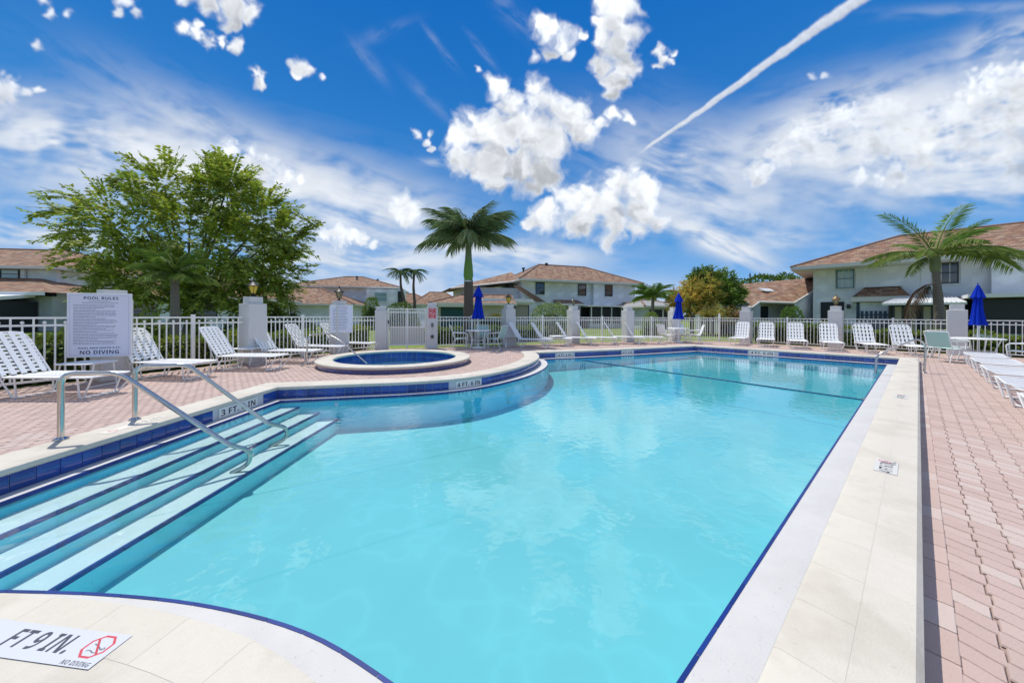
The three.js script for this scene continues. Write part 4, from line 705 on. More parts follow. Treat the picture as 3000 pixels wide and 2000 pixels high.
// ------------------------------------------------------------------ houses
function house(name, label, A, B) { const o = thing(name, label, 'house', [A[0], 0, -A[1]], heading(A, B)); o.userData.L = undefined; delete o.userData.L; return o; }
const lenOf = (A, B) => Math.hypot(B[0] - A[0], B[1] - A[1]);
function onFacade(A, B, px, py, forward = 0) {                      // sight line met with the facade line, in local x and height
  const L = lenOf(A, B), ux = (B[0] - A[0]) / L, uz = (B[1] - A[1]) / L, fx = uz * forward, fz = -ux * forward, a0 = A[0] + fx, a1 = A[1] + fz, k = sight(px, py)[0], t = (k * a1 - a0) / (ux - k * uz), Z = a1 + uz * t;
  return [t, EYE + sight(px, py)[1] * Z, Z];
}
function hip(o, x0, x1, z0, z1, y, rise, hl, hr, ov = 0.55, fh = 0.2, mat = M.roof) {   // z1 is the front; hl, hr: run of the hips (0: gable)
  const a = x0 - ov, b = x1 + ov, f = z1 + ov, k = z0 - ov, m = (f + k) / 2, t = y + rise, RL = [a + hl, t, m], RR = [b - hr, t, m], FL = [a, y, f], FR = [b, y, f], BL = [a, y, k], BR = [b, y, k];
  const faces = [[FL, FR, RR, RL], [BR, BL, RL, RR]]; if (hl) faces.push([BL, FL, RL]); if (hr) faces.push([FR, BR, RR]);
  const roof = part('roof', polys(faces), mat, o);
  part('soffit', polys([[[a, y - fh, f], [a, y - fh, k], [b, y - fh, k], [b, y - fh, f]]]), M.fascia, roof);
  part('fascia', [box(b - a, fh, 0.04, (a + b) / 2, y - fh / 2 + 0.01, f), box(b - a, fh, 0.04, (a + b) / 2, y - fh / 2 + 0.01, k), box(0.04, fh, f - k - 0.05, a + 0.002, y - fh / 2 + 0.008, m), box(0.04, fh, f - k - 0.05, b - 0.002, y - fh / 2 + 0.008, m)], M.fascia, roof);
  const caps = [[RL, RR]]; if (hl) caps.push([FL, RL], [BL, RL]); if (hr) caps.push([FR, RR], [BR, RR]);
  part('ridge_cap', caps.map(([p, q]) => tube([p, q], 0.10, 0, 7)), M.ridge, roof);
  if (!hl) part('gable', polys([[[x0, y, k], [x0, y, f], [x0, t - 0.08, m]]]), M.stuccoWhite, o); if (!hr) part('gable', polys([[[x1, y, f], [x1, y, k], [x1, t - 0.08, m]]]), M.stuccoWhite, o);
  return roof;
}
function windowAt(o, x, y, w, h, z = 0, pane = M.pane, frame = M.darkFrame, sash = true) {
  const fr = part('window', [box(w, 0.06, 0.08, x, y + h / 2 - 0.03, z + 0.04), box(w, 0.06, 0.08, x, y - h / 2 + 0.03, z + 0.04), box(0.06, h - 0.12, 0.08, x - w / 2 + 0.03, y, z + 0.04), box(0.06, h - 0.12, 0.08, x + w / 2 - 0.03, y, z + 0.04), ...(sash ? [box(w - 0.12, 0.05, 0.06, x, y, z + 0.035)] : [])], frame, o);
  part('pane', box(w - 0.12, h - 0.12, 0.02, x, y, z + 0.022), pane, fr); part('sill', box(w + 0.16, 0.06, 0.14, x, y - h / 2 - 0.032, z + 0.07), M.trim, fr); return fr;
}
function vent(roofPart, x, y, z) { part('roof_vent', join([new THREE.CylinderGeometry(0.1, 0.1, 0.35, 10).translate(x, y + 0.1, z), new THREE.CylinderGeometry(0.17, 0.2, 0.16, 10).translate(x, y + 0.32, z)]), M.darkFrame, roofPart); }
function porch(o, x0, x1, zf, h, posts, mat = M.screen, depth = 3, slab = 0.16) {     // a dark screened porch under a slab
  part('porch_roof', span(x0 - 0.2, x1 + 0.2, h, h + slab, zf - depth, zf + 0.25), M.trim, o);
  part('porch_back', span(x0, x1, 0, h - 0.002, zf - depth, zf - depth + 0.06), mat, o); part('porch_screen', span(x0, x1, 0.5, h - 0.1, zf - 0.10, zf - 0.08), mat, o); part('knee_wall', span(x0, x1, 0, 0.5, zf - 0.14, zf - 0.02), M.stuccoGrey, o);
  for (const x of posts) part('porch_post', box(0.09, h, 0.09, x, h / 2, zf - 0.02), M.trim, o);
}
// centre house: white two-storey front with three dark windows
{
  const A = [1.02, 36], B = [14.3, 40.6], L = lenOf(A, B), o = house('white_house', 'white two storey house with brown hip roof and three small dark windows', A, B), D = 9;
  part('wall', span(0, L, 0, 5.05, -D, 0), M.stuccoWhite, o); part('wall_step', span(L * 0.6, L, 0, 5.04, 0, 0.5), M.stuccoWhite, o);
  const rf = hip(o, 0, L, -D, 0.5, 5.1, 2.35, 4.5, 4.6, 0.7, 0.22);
  for (const [px, dx] of [[1563, 0], [1648, 0]]) { const [x] = onFacade(A, B, px, 790); vent(rf, x, px < 1600 ? 6.4 : 7.3, px < 1600 ? -3 : -4.2); }
  for (const [x0, x1, y0, y1, z] of [[1569, 1595, 827, 862, 0], [1693, 1717, 831, 866, 0], [1772, 1794, 835, 868, 0.5]]) { const a = onFacade(A, B, x0, y1, z), b = onFacade(A, B, x1, y0, z); windowAt(o, (a[0] + b[0]) / 2, (a[1] + b[1]) / 2, b[0] - a[0], b[1] - a[1], z); }
  // lower awnings and the porch
  const w1 = onFacade(A, B, 1620, 880), w2 = onFacade(A, B, 1692, 880), w3 = onFacade(A, B, 1815, 885), w4 = onFacade(A, B, 1888, 885);
  for (const [a, b] of [[w1, w2], [w3, w4]]) { const aw = part('awning', polys([[[a[0], 2.55, 1.7], [b[0], 2.55, 1.7], [b[0], 3.05, 0.02], [a[0], 3.05, 0.02]], [[a[0], 2.5, 1.7], [a[0], 2.5, 0.02], [b[0], 2.5, 0.02], [b[0], 2.5, 1.7]]]), M.ridge, o); part('awning_edge', span(a[0] - 0.02, b[0] + 0.02, 2.40, 2.56, 1.66, 1.74), M.trim, aw); }
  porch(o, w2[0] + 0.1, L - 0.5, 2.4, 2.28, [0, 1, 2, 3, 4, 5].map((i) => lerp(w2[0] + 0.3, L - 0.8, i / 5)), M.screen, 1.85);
  // the wing at the side, with a lower roof running out over it
  part('wing_wall', span(-6.0, 0, 0, 4.25, -D + 1.5, -1.2), M.stuccoWhite, o);
  part('wing_roof', polys([[[-7.4, 4.05, -0.6], [0.2, 5.1, -0.4], [0.2, 6.35, -4.0], [-0.6, 6.1, -4.2]], [[-7.4, 4.05, -8.2], [-7.4, 4.05, -0.6], [-0.6, 6.1, -4.2]], [[0.2, 5.1, -8.4], [-7.4, 4.05, -8.2], [-0.6, 6.1, -4.2], [0.2, 6.35, -4.0]], [[-7.4, 3.98, -8.2], [0.2, 5.0, -8.4], [0.2, 5.0, -0.4], [-7.4, 3.98, -0.6]]]), M.roof, o);
  part('rake_board', tube([[-7.4, 3.98, -0.58], [0.2, 5.02, -0.38]], 0.1, 0, 4), M.fascia, o);
  part('low_roof', polys([[[-1.2, 4.4, 0.4], [-0.3, 4.3, 0.5], [2.6, 2.75, 0.5], [1.5, 2.75, 0.4]]]), M.ridge, o);
  const p0 = onFacade(A, B, 1416, 890, 3)[0], p1 = onFacade(A, B, 1562, 885, 3)[0];
  part('side_porch', span(p0, p1, 2.35, 2.9, -1.2, 3), M.fascia, o); part('porch_fascia', span(p0 - 0.1, p1 + 0.1, 2.56, 2.72, 3.0, 3.14), M.trim, o); part('side_wall', span(p0 + 0.3, p1 - 0.3, 0, 2.35, -1.19, 2.7), M.stuccoBeige, o);
  for (const [a, b] of [[1424, 1475], [1509, 1548]]) { const x0 = onFacade(A, B, a, 905, 2.7)[0], x1 = onFacade(A, B, b, 905, 2.7)[0], f = part('screen_panel', span(x0, x1, 0.4, 2.3, 2.7, 2.74), M.screenBeige, o); part('panel_frame', [box(0.08, 1.9, 0.08, x0, 1.35, 2.74), box(0.08, 1.9, 0.08, x1, 1.35, 2.74)], M.darkFrame, f); }
}
// large house with the metal canopies
{
  const A = [22.95, 26.0], dir = [0.69, -0.724], B = [A[0] + dir[0] * 13, A[1] + dir[1] * 13], L = 13, o = house('large_house', 'large white two storey house with tiled roof and metal porch canopies', A, B), D = 10;
  part('wall', span(0, L, 0, 4.95, -D, 0), M.stuccoWhite, o);
  const cx = onFacade(A, B, 2898, 800)[0]; part('wall_step', span(cx, L + 1, 0, 4.94, 0, 0.7), M.stuccoWhite, o);
  hip(o, 0, L + 4, -D, 0.7, 5.05, 2.45, 5.6, 0, 1.1, 0.26);
  for (const [x0, x1, y0, y1, mat, fr] of [[2451, 2504, 785, 846, M.paneTeal, std([0.05, 0.12, 0.13], 0.4)], [2733, 2810, 765, 833, M.pane, M.darkFrame]]) {
    const a = onFacade(A, B, x0, y1), b = onFacade(A, B, x1, y0), w = windowAt(o, (a[0] + b[0]) / 2, (a[1] + b[1]) / 2, b[0] - a[0], b[1] - a[1], 0, mat, fr);
    for (const s of [-1, 1]) part('shutter_panel', rbox(0.42, b[1] - a[1] + 0.1, 0.04, 0.008, (a[0] + b[0]) / 2 + s * ((b[0] - a[0]) / 2 + 0.28), (a[1] + b[1]) / 2, 0.022), M.stuccoWhite, w);
    for (const k of [1 / 3, 2 / 3]) part('muntin', box(0.025, b[1] - a[1] - 0.14, 0.03, lerp(a[0], b[0], k), (a[1] + b[1]) / 2, 0.036), M.trim, w);
  }
  // dark entrance
  const d0 = onFacade(A, B, 2405, 900)[0], d1 = onFacade(A, B, 2474, 900)[0]; part('entrance', span(d0, d1, 0, 2.45, 0.01, 0.05), M.screen, o); part('wall_lamp', rbox(0.2, 0.3, 0.2, 0.05, onFacade(A, B, 2487, 895)[0], 2.1, 0.12), M.darkFrame, o);
  // small tiled awning roof over a garage wall
  const g0 = onFacade(A, B, 2497, 880, 1.2)[0], g1 = onFacade(A, B, 2668, 870, 1.2)[0];
  part('annex_wall', span(g0 + 0.2, g1 - 0.2, 0, 2.35, 0.01, 1.0), M.stuccoWhite, o); const ar = part('annex_roof', polys([[[g0, 2.72, 1.4], [g1, 2.72, 1.4], [g1 - 0.4, 3.42, 0.01], [g0 + 0.6, 3.42, 0.01]], [[g0, 2.72, 0.01], [g0, 2.72, 1.4], [g0 + 0.6, 3.42, 0.01]]]), M.roof, o); part('annex_fascia', span(g0 - 0.05, g1, 2.38, 2.72, 0.01, 1.38), M.fascia, ar);
  part('top_trim', span(g0 + 0.5, g1 - 0.3, 3.42, 3.5, 0.01, 0.2), M.trim, ar);
  for (const x of [g0 + 0.25, g1 - 2.3]) part('downpipe', box(0.08, 2.3, 0.08, x, 1.2, 1.06), M.navyPaint, o);
  for (let i = 0; i < 11; i++) part('gate_slat', box(0.14, 1.55, 0.03, lerp(g0 + 0.5, g0 + 2.6, i / 10), 0.98, 1.5), M.navyPaint, o); part('gate_rail', box(2.3, 0.08, 0.04, g0 + 1.55, 1.5, 1.47), M.navyPaint, o);
  // white ribbed canopy with sliding doors
  const c0 = onFacade(A, B, 2586, 897, 3.2)[0], c1 = onFacade(A, B, 2834, 890, 3.2)[0], can = part('canopy', polys([[[c0, 2.2, 3.2], [c1, 2.2, 3.2], [c1 - 0.6, 2.95, 0.03], [c0 + 1.4, 2.95, 0.03]], [[c0, 2.14, 3.2], [c0 + 1.4, 2.9, 0.03], [c1 - 0.6, 2.9, 0.03], [c1, 2.14, 3.2]], [[c0, 2.14, 3.2], [c0, 2.2, 3.2], [c0 + 1.4, 2.95, 0.03], [c0 + 1.4, 2.9, 0.03]]]), M.metalRoof, o);
  for (let i = 0; i < 19; i++) { const t = i / 18; part('rib', tube([[lerp(c0, c1, t), 2.22, 3.18], [lerp(c0 + 1.4, c1 - 0.6, t), 2.97, 0.05]], 0.022, 0, 5), M.metalRoof, can); } part('gutter', span(c0 - 0.02, c1, 2.08, 2.2, 3.2, 3.3), M.trim, can);
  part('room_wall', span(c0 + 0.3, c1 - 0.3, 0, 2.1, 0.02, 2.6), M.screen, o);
  for (let i = 0; i < 4; i++) { const a = lerp(c0 + 0.5, c1 - 0.4, i / 4), b = lerp(c0 + 0.5, c1 - 0.4, (i + 1) / 4) - 0.22, f = part('sliding_door', span(a, b, 0.1, 2.0, 2.61, 2.66), M.screenBeige, o); part('door_frame', [box(0.07, 1.9, 0.07, a, 1.05, 2.66), box(0.07, 1.9, 0.07, b, 1.05, 2.66)], M.darkFrame, f); }
  const e0 = onFacade(A, B, 2826, 890, 3.6)[0]; porch(o, e0 + 0.3, L + 6, 3.6, 2.42, [e0 + 0.5, e0 + 3.4, e0 + 6.4], M.screen, 2.8, 0.2);
}
// low tiled wing beside it
{
  const A = [17.7, 25.5], B = [22.8, 27.0], L = lenOf(A, B), o = house('tiled_wing', 'low one storey wing with weathered tile roof and skylight beside the large house', A, B);
  const e0 = onFacade(A, B, 2225, 881)[0], e1 = onFacade(A, B, 2330, 884)[0];
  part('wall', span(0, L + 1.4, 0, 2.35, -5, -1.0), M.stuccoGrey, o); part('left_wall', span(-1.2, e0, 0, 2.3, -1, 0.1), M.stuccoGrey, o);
  o.updateMatrixWorld(true);
  const lp = (px, py, Z) => o.worldToLocal(v3(at(px, py, Z))).toArray(), E0 = lp(2118, 893, 25.2), E1 = lp(2203, 897, 24.9), E2 = lp(2225, 881, 25.5), E3 = lp(2327, 884, 25.8), E4 = lp(2393, 843, 27.9), T1 = lp(2392, 812, 31.2), T0 = lp(2150, 834, 31.2), G3 = lp(2327, 940, 25.9), G4 = lp(2400, 940, 28.0);
  const rf = part('roof', polys([[E2, E3, E4, T1], [E2, T1, T0], [E1, E2, T0], [E0, E1, T0], [T0, T1, [T1[0], 2.3, T1[2] - 4], [T0[0], 2.3, T0[2] - 4]]]), M.roof, o);
  const dn = (p, d) => [p[0], p[1] - d, p[2] + 0.02];
  part('fascia', [tube([dn(E0, 0.1), dn(E1, 0.1)], 0.1, 0, 4), tube([dn(E1, 0.1), dn(E2, 0.1)], 0.1, 0, 4), tube([dn(E2, 0.1), dn(E3, 0.1)], 0.1, 0, 4), tube([dn(E3, 0.1), dn(E4, 0.1)], 0.1, 0, 4)], M.fascia, rf);
  part('side_gable', polys([[G3, G4, dn(E4, 0.12), dn(E3, 0.12)]]), M.stuccoWhite, o);
  const S0 = lp(2236, 853, 27.6), S1 = lp(2262, 846, 28.3); part('skylight', box(1.5, 0.07, 0.7, (S0[0] + S1[0]) / 2, (S0[1] + S1[1]) / 2, (S0[2] + S1[2]) / 2, 0.12, 0.4), M.metalRoof, rf); const S2 = lp(2170, 886, 25.4); part('lower_skylight', box(1.0, 0.07, 0.6, S2[0], S2[1] + 0.06, S2[2], 0, 0.4), M.metalRoof, rf);
  const door = part('door', span(e0 + 0.9, e0 + 2.2, 0, 2.15, -1.0, -0.95), M.screen, o); part('post', box(0.14, 2.35, 0.14, e0 + 0.6, 1.18, -0.6), M.trim, o);
}
// house at the cut edge beyond the leafy tree
{
  const A = [-50, 26], B = [-36.6, 27.4], L = lenOf(A, B), o = house('bluish_house', 'two storey house with bluish walls, teal window and brown roof beyond the rules sign', A, B);
  part('wall', span(0, L, 0, 4.9, -9, 0), M.stuccoWhite, o); const rf = hip(o, 0, L, -9, 0, 4.95, 2.1, 4.4, 4.6, 0.8, 0.22); vent(rf, L - 1.2, 5.8, -3);
  const a = onFacade(A, B, 0, 818), b = onFacade(A, B, 57, 787); windowAt(o, (a[0] + b[0]) / 2, (a[1] + b[1]) / 2, b[0] - a[0], b[1] - a[1], 0, M.paneTeal);
  const q = onFacade(A, B, 77, 820)[0]; part('corner_board', box(0.1, 2.0, 0.1, q, 3.9, 0.05), M.stuccoGrey, o);
  // lower tiled roof in front, over a dark porch with a white canopy
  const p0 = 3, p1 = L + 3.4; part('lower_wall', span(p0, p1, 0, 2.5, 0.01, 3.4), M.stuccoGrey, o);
  part('lower_roof', polys([[[p0 - 2, 2.75, 4.4], [p1 + 0.6, 2.75, 4.4], [p1 - 4.4, 4.05, 0.02], [p0 - 2, 4.2, 0.02]], [[p1 + 0.6, 2.75, 4.4], [p1 + 0.6, 2.75, -3], [p1 - 4.4, 4.05, 0.02]]]), M.roof, o); part('lower_fascia', span(p0 - 2, p1 + 0.6, 2.52, 2.76, 4.36, 4.44), M.trim, o);
  part('canopy', polys([[[2, 2.42, 6.6], [p1 - 0.5, 2.25, 6.6], [p1 - 0.5, 2.62, 3.9], [2, 2.75, 3.9]], [[2, 2.2, 6.6], [p1 - 0.5, 2.02, 6.6], [p1 - 0.5, 2.25, 6.6], [2, 2.42, 6.6]], [[p1 - 0.5, 2.02, 6.6], [p1 - 0.5, 2.4, 3.9], [p1 - 0.5, 2.62, 3.9], [p1 - 0.5, 2.25, 6.6]], [[2, 2.2, 6.6], [2, 2.6, 3.9], [p1 - 0.5, 2.4, 3.9], [p1 - 0.5, 2.02, 6.6]]]), M.trim, o);
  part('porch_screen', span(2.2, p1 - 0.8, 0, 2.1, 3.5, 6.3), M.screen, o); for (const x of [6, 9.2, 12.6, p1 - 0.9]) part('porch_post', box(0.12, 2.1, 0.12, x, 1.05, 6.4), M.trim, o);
}
{
  const A = [-31, 25.5], B = [-21, 27.5], L = lenOf(A, B), o = house('low_house', 'low wing with broad brown tile roof behind the leafy tree', A, B);
  part('wall', span(0, L, 0, 2.5, -7, 0), M.stuccoWhite, o); hip(o, 0, L, -7, 0, 2.6, 1.9, 3.6, 4, 0.8); windowAt(o, 3, 1.5, 1.6, 1.1, 0); windowAt(o, 7, 1.5, 1.6, 1.1, 0);
}
// house with the two roofs between the leafy tree and the twin palms
{
  const A = [-29.5, 46], B = [-16.6, 48.6], L = lenOf(A, B), o = house('double_roof_house', 'house with an upper and a lower brown roof behind the notice board', A, B);
  part('wall', span(0, L, 0, 5.1, -10, 0), M.stuccoWhite, o); const rf = hip(o, 0, L, -10, 0, 5.15, 1.9, 6.2, 6.2, 0.8); vent(rf, 7.2, 6.6, -3.4); vent(rf, 10.2, 6.2, -3);
  part('bay_wall', span(L - 3.6, L + 1.4, 0, 4.8, 0, 1.5), M.stuccoWhite, o); const b = onFacade(A, B, 1173, 860, 1.5); windowAt(o, b[0], 3.6, 0.7, 1.9, 1.5); windowAt(o, b[0] - 2.6, 3.7, 1.7, 1.3, 1.5, M.paneTeal, M.trim);
  const l0 = -2.5, l1 = 9.2; part('front_wall', span(l0, l1, 0, 2.35, 0, 8.5), M.stuccoWhite, o); const r2 = hip(o, l0, l1, 0, 8.5, 2.5, 2.1, 5.2, 5.2, 0.7); 
  porch(o, l0 + 0.3, l0 + 5.6, 10.2, 2.16, [l0 + 1.7, l0 + 3.3, l0 + 5.2], M.screen, 1.68, 0.14); part('panel', box(1.1, 1.4, 0.05, l0 - 1.2, 1.7, 8.9), M.white, o); part('panel_post', box(0.1, 1.1, 0.06, l0 - 1.2, 0.5, 8.9), M.trim, o);
}
// roofs farther off
for (const [A, B, d, e, rise, label] of [[[-16.5, 58], [-8.8, 60], 9, 3.0, 2.4, 'distant long brown roof beyond the gate and twin palms'], [[-22, 62], [-15, 66], 9, 3.2, 2.2, 'distant brown roof just showing past the twin palm trunks']]) {
  const L = lenOf(A, B), o = house('distant_house', label, A, B); part('wall', span(0, L, 0, e, -d, 0), M.stuccoWhite, o); hip(o, 0, L, -d, 0, e + 0.1, rise, 3.2, 3.4, 0.7); windowAt(o, L / 2, 1.6, 1.4, 1.1, 0);
}
{
  const A = [-6.9, 30.6], B = [-1.6, 31.2], L = lenOf(A, B), o = house('garage_house', 'low tan house with teal garage door behind the gate pillar', A, B);
  part('wall', span(0, L + 1.5, 0, 2.4, -7, 0), M.stuccoBeige, o); hip(o, 0, L + 1.5, -7, 0, 2.4, 0.95, 2.8, 0, 0.5); const d = part('garage_door', span(0.5, 2.5, 0, 2.0, 0.01, 0.05), M.tealPaint, o); for (const y of [0.5, 1.0, 1.5]) part('door_panel', box(1.9, 0.42, 0.03, 1.5, y + 0.2, 0.06), M.tealPaint, d);
  part('eave_shade', span(0.3, 2.7, 2.05, 2.3, 0.01, 0.5), M.fascia, o);
}
{ const A = [13.0, 33], B = [16.4, 33.6], o = house('rear_house', 'low grey roofed porch between the small palm and the golden palms', A, B), L = lenOf(A, B); part('wall', span(0, L, 0, 2.2, -6, 0), M.stuccoGrey, o); hip(o, 0, L, -6, 0, 2.3, 0.7, 1.6, 1.6, 0.4, 0.16, std([0.30, 0.30, 0.29], 0.9)); part('opening', span(0.3, L - 0.3, 0.1, 1.95, 0.01, 0.05), M.screen, o); part('door_frame', box(0.1, 1.9, 0.08, L / 2, 1.0, 0.06), M.trim, o); }

// ------------------------------------------------------------------ plants
class Leaves {
  constructor() { this.p = []; this.c = []; this.i = []; this.n = []; }
  add(p, d, side, len, wid, col, droop = 0) {                        // a leaf: base, two shoulders, tip
    const k = this.p.length / 3, m = p.clone().addScaledVector(d, len * 0.45), tip = p.clone().addScaledVector(d, len); tip.y -= droop;
    const a = m.clone().addScaledVector(side, wid / 2), b = m.clone().addScaledVector(side, -wid / 2), nn = side.clone().cross(d).normalize(); m.addScaledVector(nn, wid * 0.15);
    for (const q of [p, a, tip, b]) { this.p.push(q.x, q.y, q.z); this.c.push(col[0], col[1], col[2]); }
    this.i.push(k, k + 1, k + 2, k, k + 2, k + 3);
  }
  geo() { const g = new THREE.BufferGeometry(); g.setAttribute('position', new THREE.Float32BufferAttribute(this.p, 3)); g.setAttribute('color', new THREE.Float32BufferAttribute(this.c, 3)); g.setIndex(this.i); g.computeVertexNormals(); return g; }
}
const rv = () => { const z = rr(-1, 1), a = rr(0, Math.PI * 2), r = Math.sqrt(1 - z * z); return new THREE.Vector3(r * Math.cos(a), z, r * Math.sin(a)); };
const green = (base, k = 0.35) => { const t = rr(1 - k, 1 + k), y = rr(-0.12, 0.2); return [base[0] * t * (1 + y), base[1] * t, base[2] * t * (1 - y * 0.5)]; };
// a bush or hedge: leaves over lumpy boxes, with a dark woody core
function bush(name, label, cat, x0, x1, z0, z1, h, leaf, count, base, group, roundTop = false) {    // z are distances from the camera
  const cx = (x0 + x1) / 2, cz = (z0 + z1) / 2, w = x1 - x0, d = z1 - z0, o = thing(name, label, cat, [cx, 0, -cz], 0, group), Lv = new Leaves();
  for (let i = 0; i < count; i++) {
    let x, y, z, n;
    if (roundTop) { n = rv(); n.y = Math.abs(n.y) * 1.02; const bump = 0.84 + 0.3 * fbm(n.x * 3 + 9, n.z * 3 + n.y * 4, 3); x = n.x * w / 2 * bump; y = n.y * h * bump; z = n.z * d / 2 * bump; }
    else { const f = rnd(); if (f < 0.5) { x = rr(-w / 2, w / 2); z = rr(-d / 2, d / 2); y = h; n = new THREE.Vector3(0, 1, 0); } else { x = rr(-w / 2, w / 2); z = d / 2; y = rr(0.02, h); n = new THREE.Vector3(0, 0, 1); if (f > 0.85) { z = -z; n.z = -1; } } const b = (fbm(x * 1.6 + 20, z * 1.6 + y * 1.3 + 20, 3) - 0.5) * 0.5; x += n.x * b; y = Math.max(0.02, y + n.y * b); z += n.z * b; }
    const dir = rv().multiplyScalar(0.9).add(n).normalize(), p = new THREE.Vector3(x, y, z).addScaledVector(rv(), leaf * 0.5), side = dir.clone().cross(rv()).normalize(); Lv.add(p, dir, side, leaf * rr(0.7, 1.3), leaf * rr(0.35, 0.55), green(base));
  }
  part('foliage', Lv.geo(), M.leaf, o);
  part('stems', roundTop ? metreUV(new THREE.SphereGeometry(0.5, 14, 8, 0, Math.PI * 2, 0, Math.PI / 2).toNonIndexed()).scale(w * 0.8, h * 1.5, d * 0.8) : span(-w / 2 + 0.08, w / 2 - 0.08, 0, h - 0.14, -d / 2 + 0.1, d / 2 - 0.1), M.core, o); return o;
}
// palms
function frondGeo(len, droop, leaf, n, base, hang, plume = 0, width = 0.028) {   // grows along +x from the origin, arching down
  const L = new Leaves(), pts = []; const at2 = (t) => new THREE.Vector3(len * t * (1 - 0.12 * droop * t), len * (0.32 * t - 0.62 * droop * t * t), 0);
  for (let i = 0; i <= 10; i++) pts.push(at2(i / 10).toArray());
  for (let i = 0; i < n; i++) { const t = 0.12 + 0.88 * (i / n), p = at2(t), d = at2(Math.min(1, t + 0.02)).sub(at2(t - 0.02)).normalize();
    for (const s of [-1, 1]) { const ll = leaf * (0.45 + 0.95 * Math.sin(Math.PI * (0.12 + 0.80 * t))) * rr(0.85, 1.15), up = plume * rr(-1, 1), dir = d.clone().multiplyScalar(0.75).add(new THREE.Vector3(0, up - hang * (0.4 + 0.8 * t) * rr(0.6, 1.2), s)).normalize(), side = dir.clone().cross(new THREE.Vector3(0, 1, 0)).normalize(); const sd = d.clone().multiplyScalar(0.9).add(side.multiplyScalar(0.1)).normalize(); L.add(p, dir, sd, ll, width * rr(0.8, 1.2), green(base, 0.28), hang * ll * 0.45); } }
  const rach = tube(pts, [len * 0.011 + 0.006, 0.004], 0, 5).toNonIndexed(); rach.setAttribute('color', new THREE.Float32BufferAttribute(Array.from({ length: rach.attributes.position.count }, () => [base[0] * 1.5 + 0.03, base[1] * 1.3, base[2] * 1.2]).flat(), 3));
  const g = L.geo().toNonIndexed(); rach.deleteAttribute('uv'); return mergeGeometries([g, rach]);
}
function palm(name, label, base, trunkPts, r0, r1, crown, opts = {}) {  // crown: list of [azimuth, pitch, scale, variant]
  const o = thing(name, label, 'palm tree', base, 0, opts.group);
  part('trunk', tube(trunkPts, [r0, r1], 0.4, 14), opts.bark ?? M.trunk, o); const top = v3(trunkPts[trunkPts.length - 1]);
  for (const [a, p, s, v] of crown) { const f = part('frond', opts.geos[v ?? Math.floor(rnd() * opts.geos.length)], (v !== undefined && opts.mats?.[v]) || M.leaf, o); f.position.copy(top); f.position.y += (opts.lift ?? 0); f.rotation.set(0, a, p, 'YZX'); f.scale.setScalar(s); }
  return o;
}
const G_ROYAL = [0.25, 0.35, 0.16], G_PALM = [0.16, 0.29, 0.05];
{ // royal palm beside the umbrella
  const base = [-2.07, 0, -16.1], geos = [0, 1, 2].map((i) => frondGeo(2.5, 0.95 + i * 0.2, 0.54, 56, G_ROYAL, 1.25, 0.6, 0.036));
  const crown = []; for (let i = 0; i < 22; i++) crown.push([i * 2.399, [1.2, 0.85, 0.5][i % 3] + rr(-0.12, 0.12), rr(0.86, 1.05)]);
  const o = palm('royal_palm', 'tall royal palm with green crownshaft beside the closed blue umbrella', base, [[0, 0, 0], [0.02, 1.5, 0], [0.01, 2.98, 0]], 0.27, 0.21, [], { geos, bark: M.trunkBrown });
  part('crownshaft', lathe([[0.20, 2.95], [0.205, 3.0], [0.19, 3.02], [0.23, 3.2], [0.205, 3.6], [0.165, 3.95]], 18), M.shaft, o); part('upper_shaft', lathe([[0.165, 3.94], [0.15, 4.2], [0.13, 4.7], [0.10, 5.15], [0, 5.2]], 16), M.shaftGrey, o); part('ring_scar', lathe([[0.212, 2.90], [0.22, 2.93], [0.212, 2.96]], 18), M.trim, o);
  for (const [a, p, s] of crown) { const f = part('frond', geos[Math.floor(rnd() * 3)], M.leaf, o); f.position.set(0.01, 4.75, 0); f.rotation.set(0, a, p, 'YZX'); f.scale.setScalar(s); }
  part('bud_spear', tube([[0.01, 5.1, 0], [0.03, 6.0, 0.02]], [0.04, 0.008], 0, 6), M.shaft, o);
}
{ // palm with the dead frond
  const base = [18.3, 0, -14.6], geos = [frondGeo(2.7, 0.6, 0.42, 54, G_PALM, 0.22, 0.25, 0.05), frondGeo(2.9, 0.85, 0.46, 58, [0.19, 0.28, 0.06], 0.6, 0.25, 0.048), frondGeo(2.3, 1.9, 0.5, 40, [0.16, 0.11, 0.075], 1.0, 0.1, 0.05)];
  const crown = [[2.95, 0.86, 1.06, 0], [0.15, 1.02, 1.12, 0], [0.1, 0.5, 1.22, 0], [3.15, 0.1, 0.92, 1], [0.0, 0.1, 1.3, 1], [-0.25, 0.2, 1.15, 1], [2.5, 0.25, 0.8, 1], [3.7, 0.15, 0.8, 1], [4.4, 0.35, 0.8, 1], [5.2, 0.1, 0.8, 1], [1.4, 0.5, 0.8, 0], [1.9, 0.2, 0.8, 1], [4.9, 0.75, 0.75, 0], [3.3, -0.3, 0.6, 1]];
  const o = palm('feather_palm', 'palm with wide spread fronds and one dead brown frond before the large house', base, [[0, 0, 0], [0.02, 1.2, 0], [-0.1, 2.6, 0], [-0.22, 3.95, 0]], 0.2, 0.11, crown, { geos });
  part('leaf_base', lathe([[0.13, 3.3], [0.17, 3.5], [0.15, 3.9], [0.06, 4.1], [0, 4.1]], 12).translate(-0.2, 0, 0), M.shaftGrey, o);
  const f = part('dead_frond', geos[2], M.leaf, o); f.position.set(-0.25, 2.75, 0.02); f.rotation.set(0, 3.1, -0.18, 'YZX'); f.scale.setScalar(0.84); f.userData.label = 'dead brown frond hanging down';
}
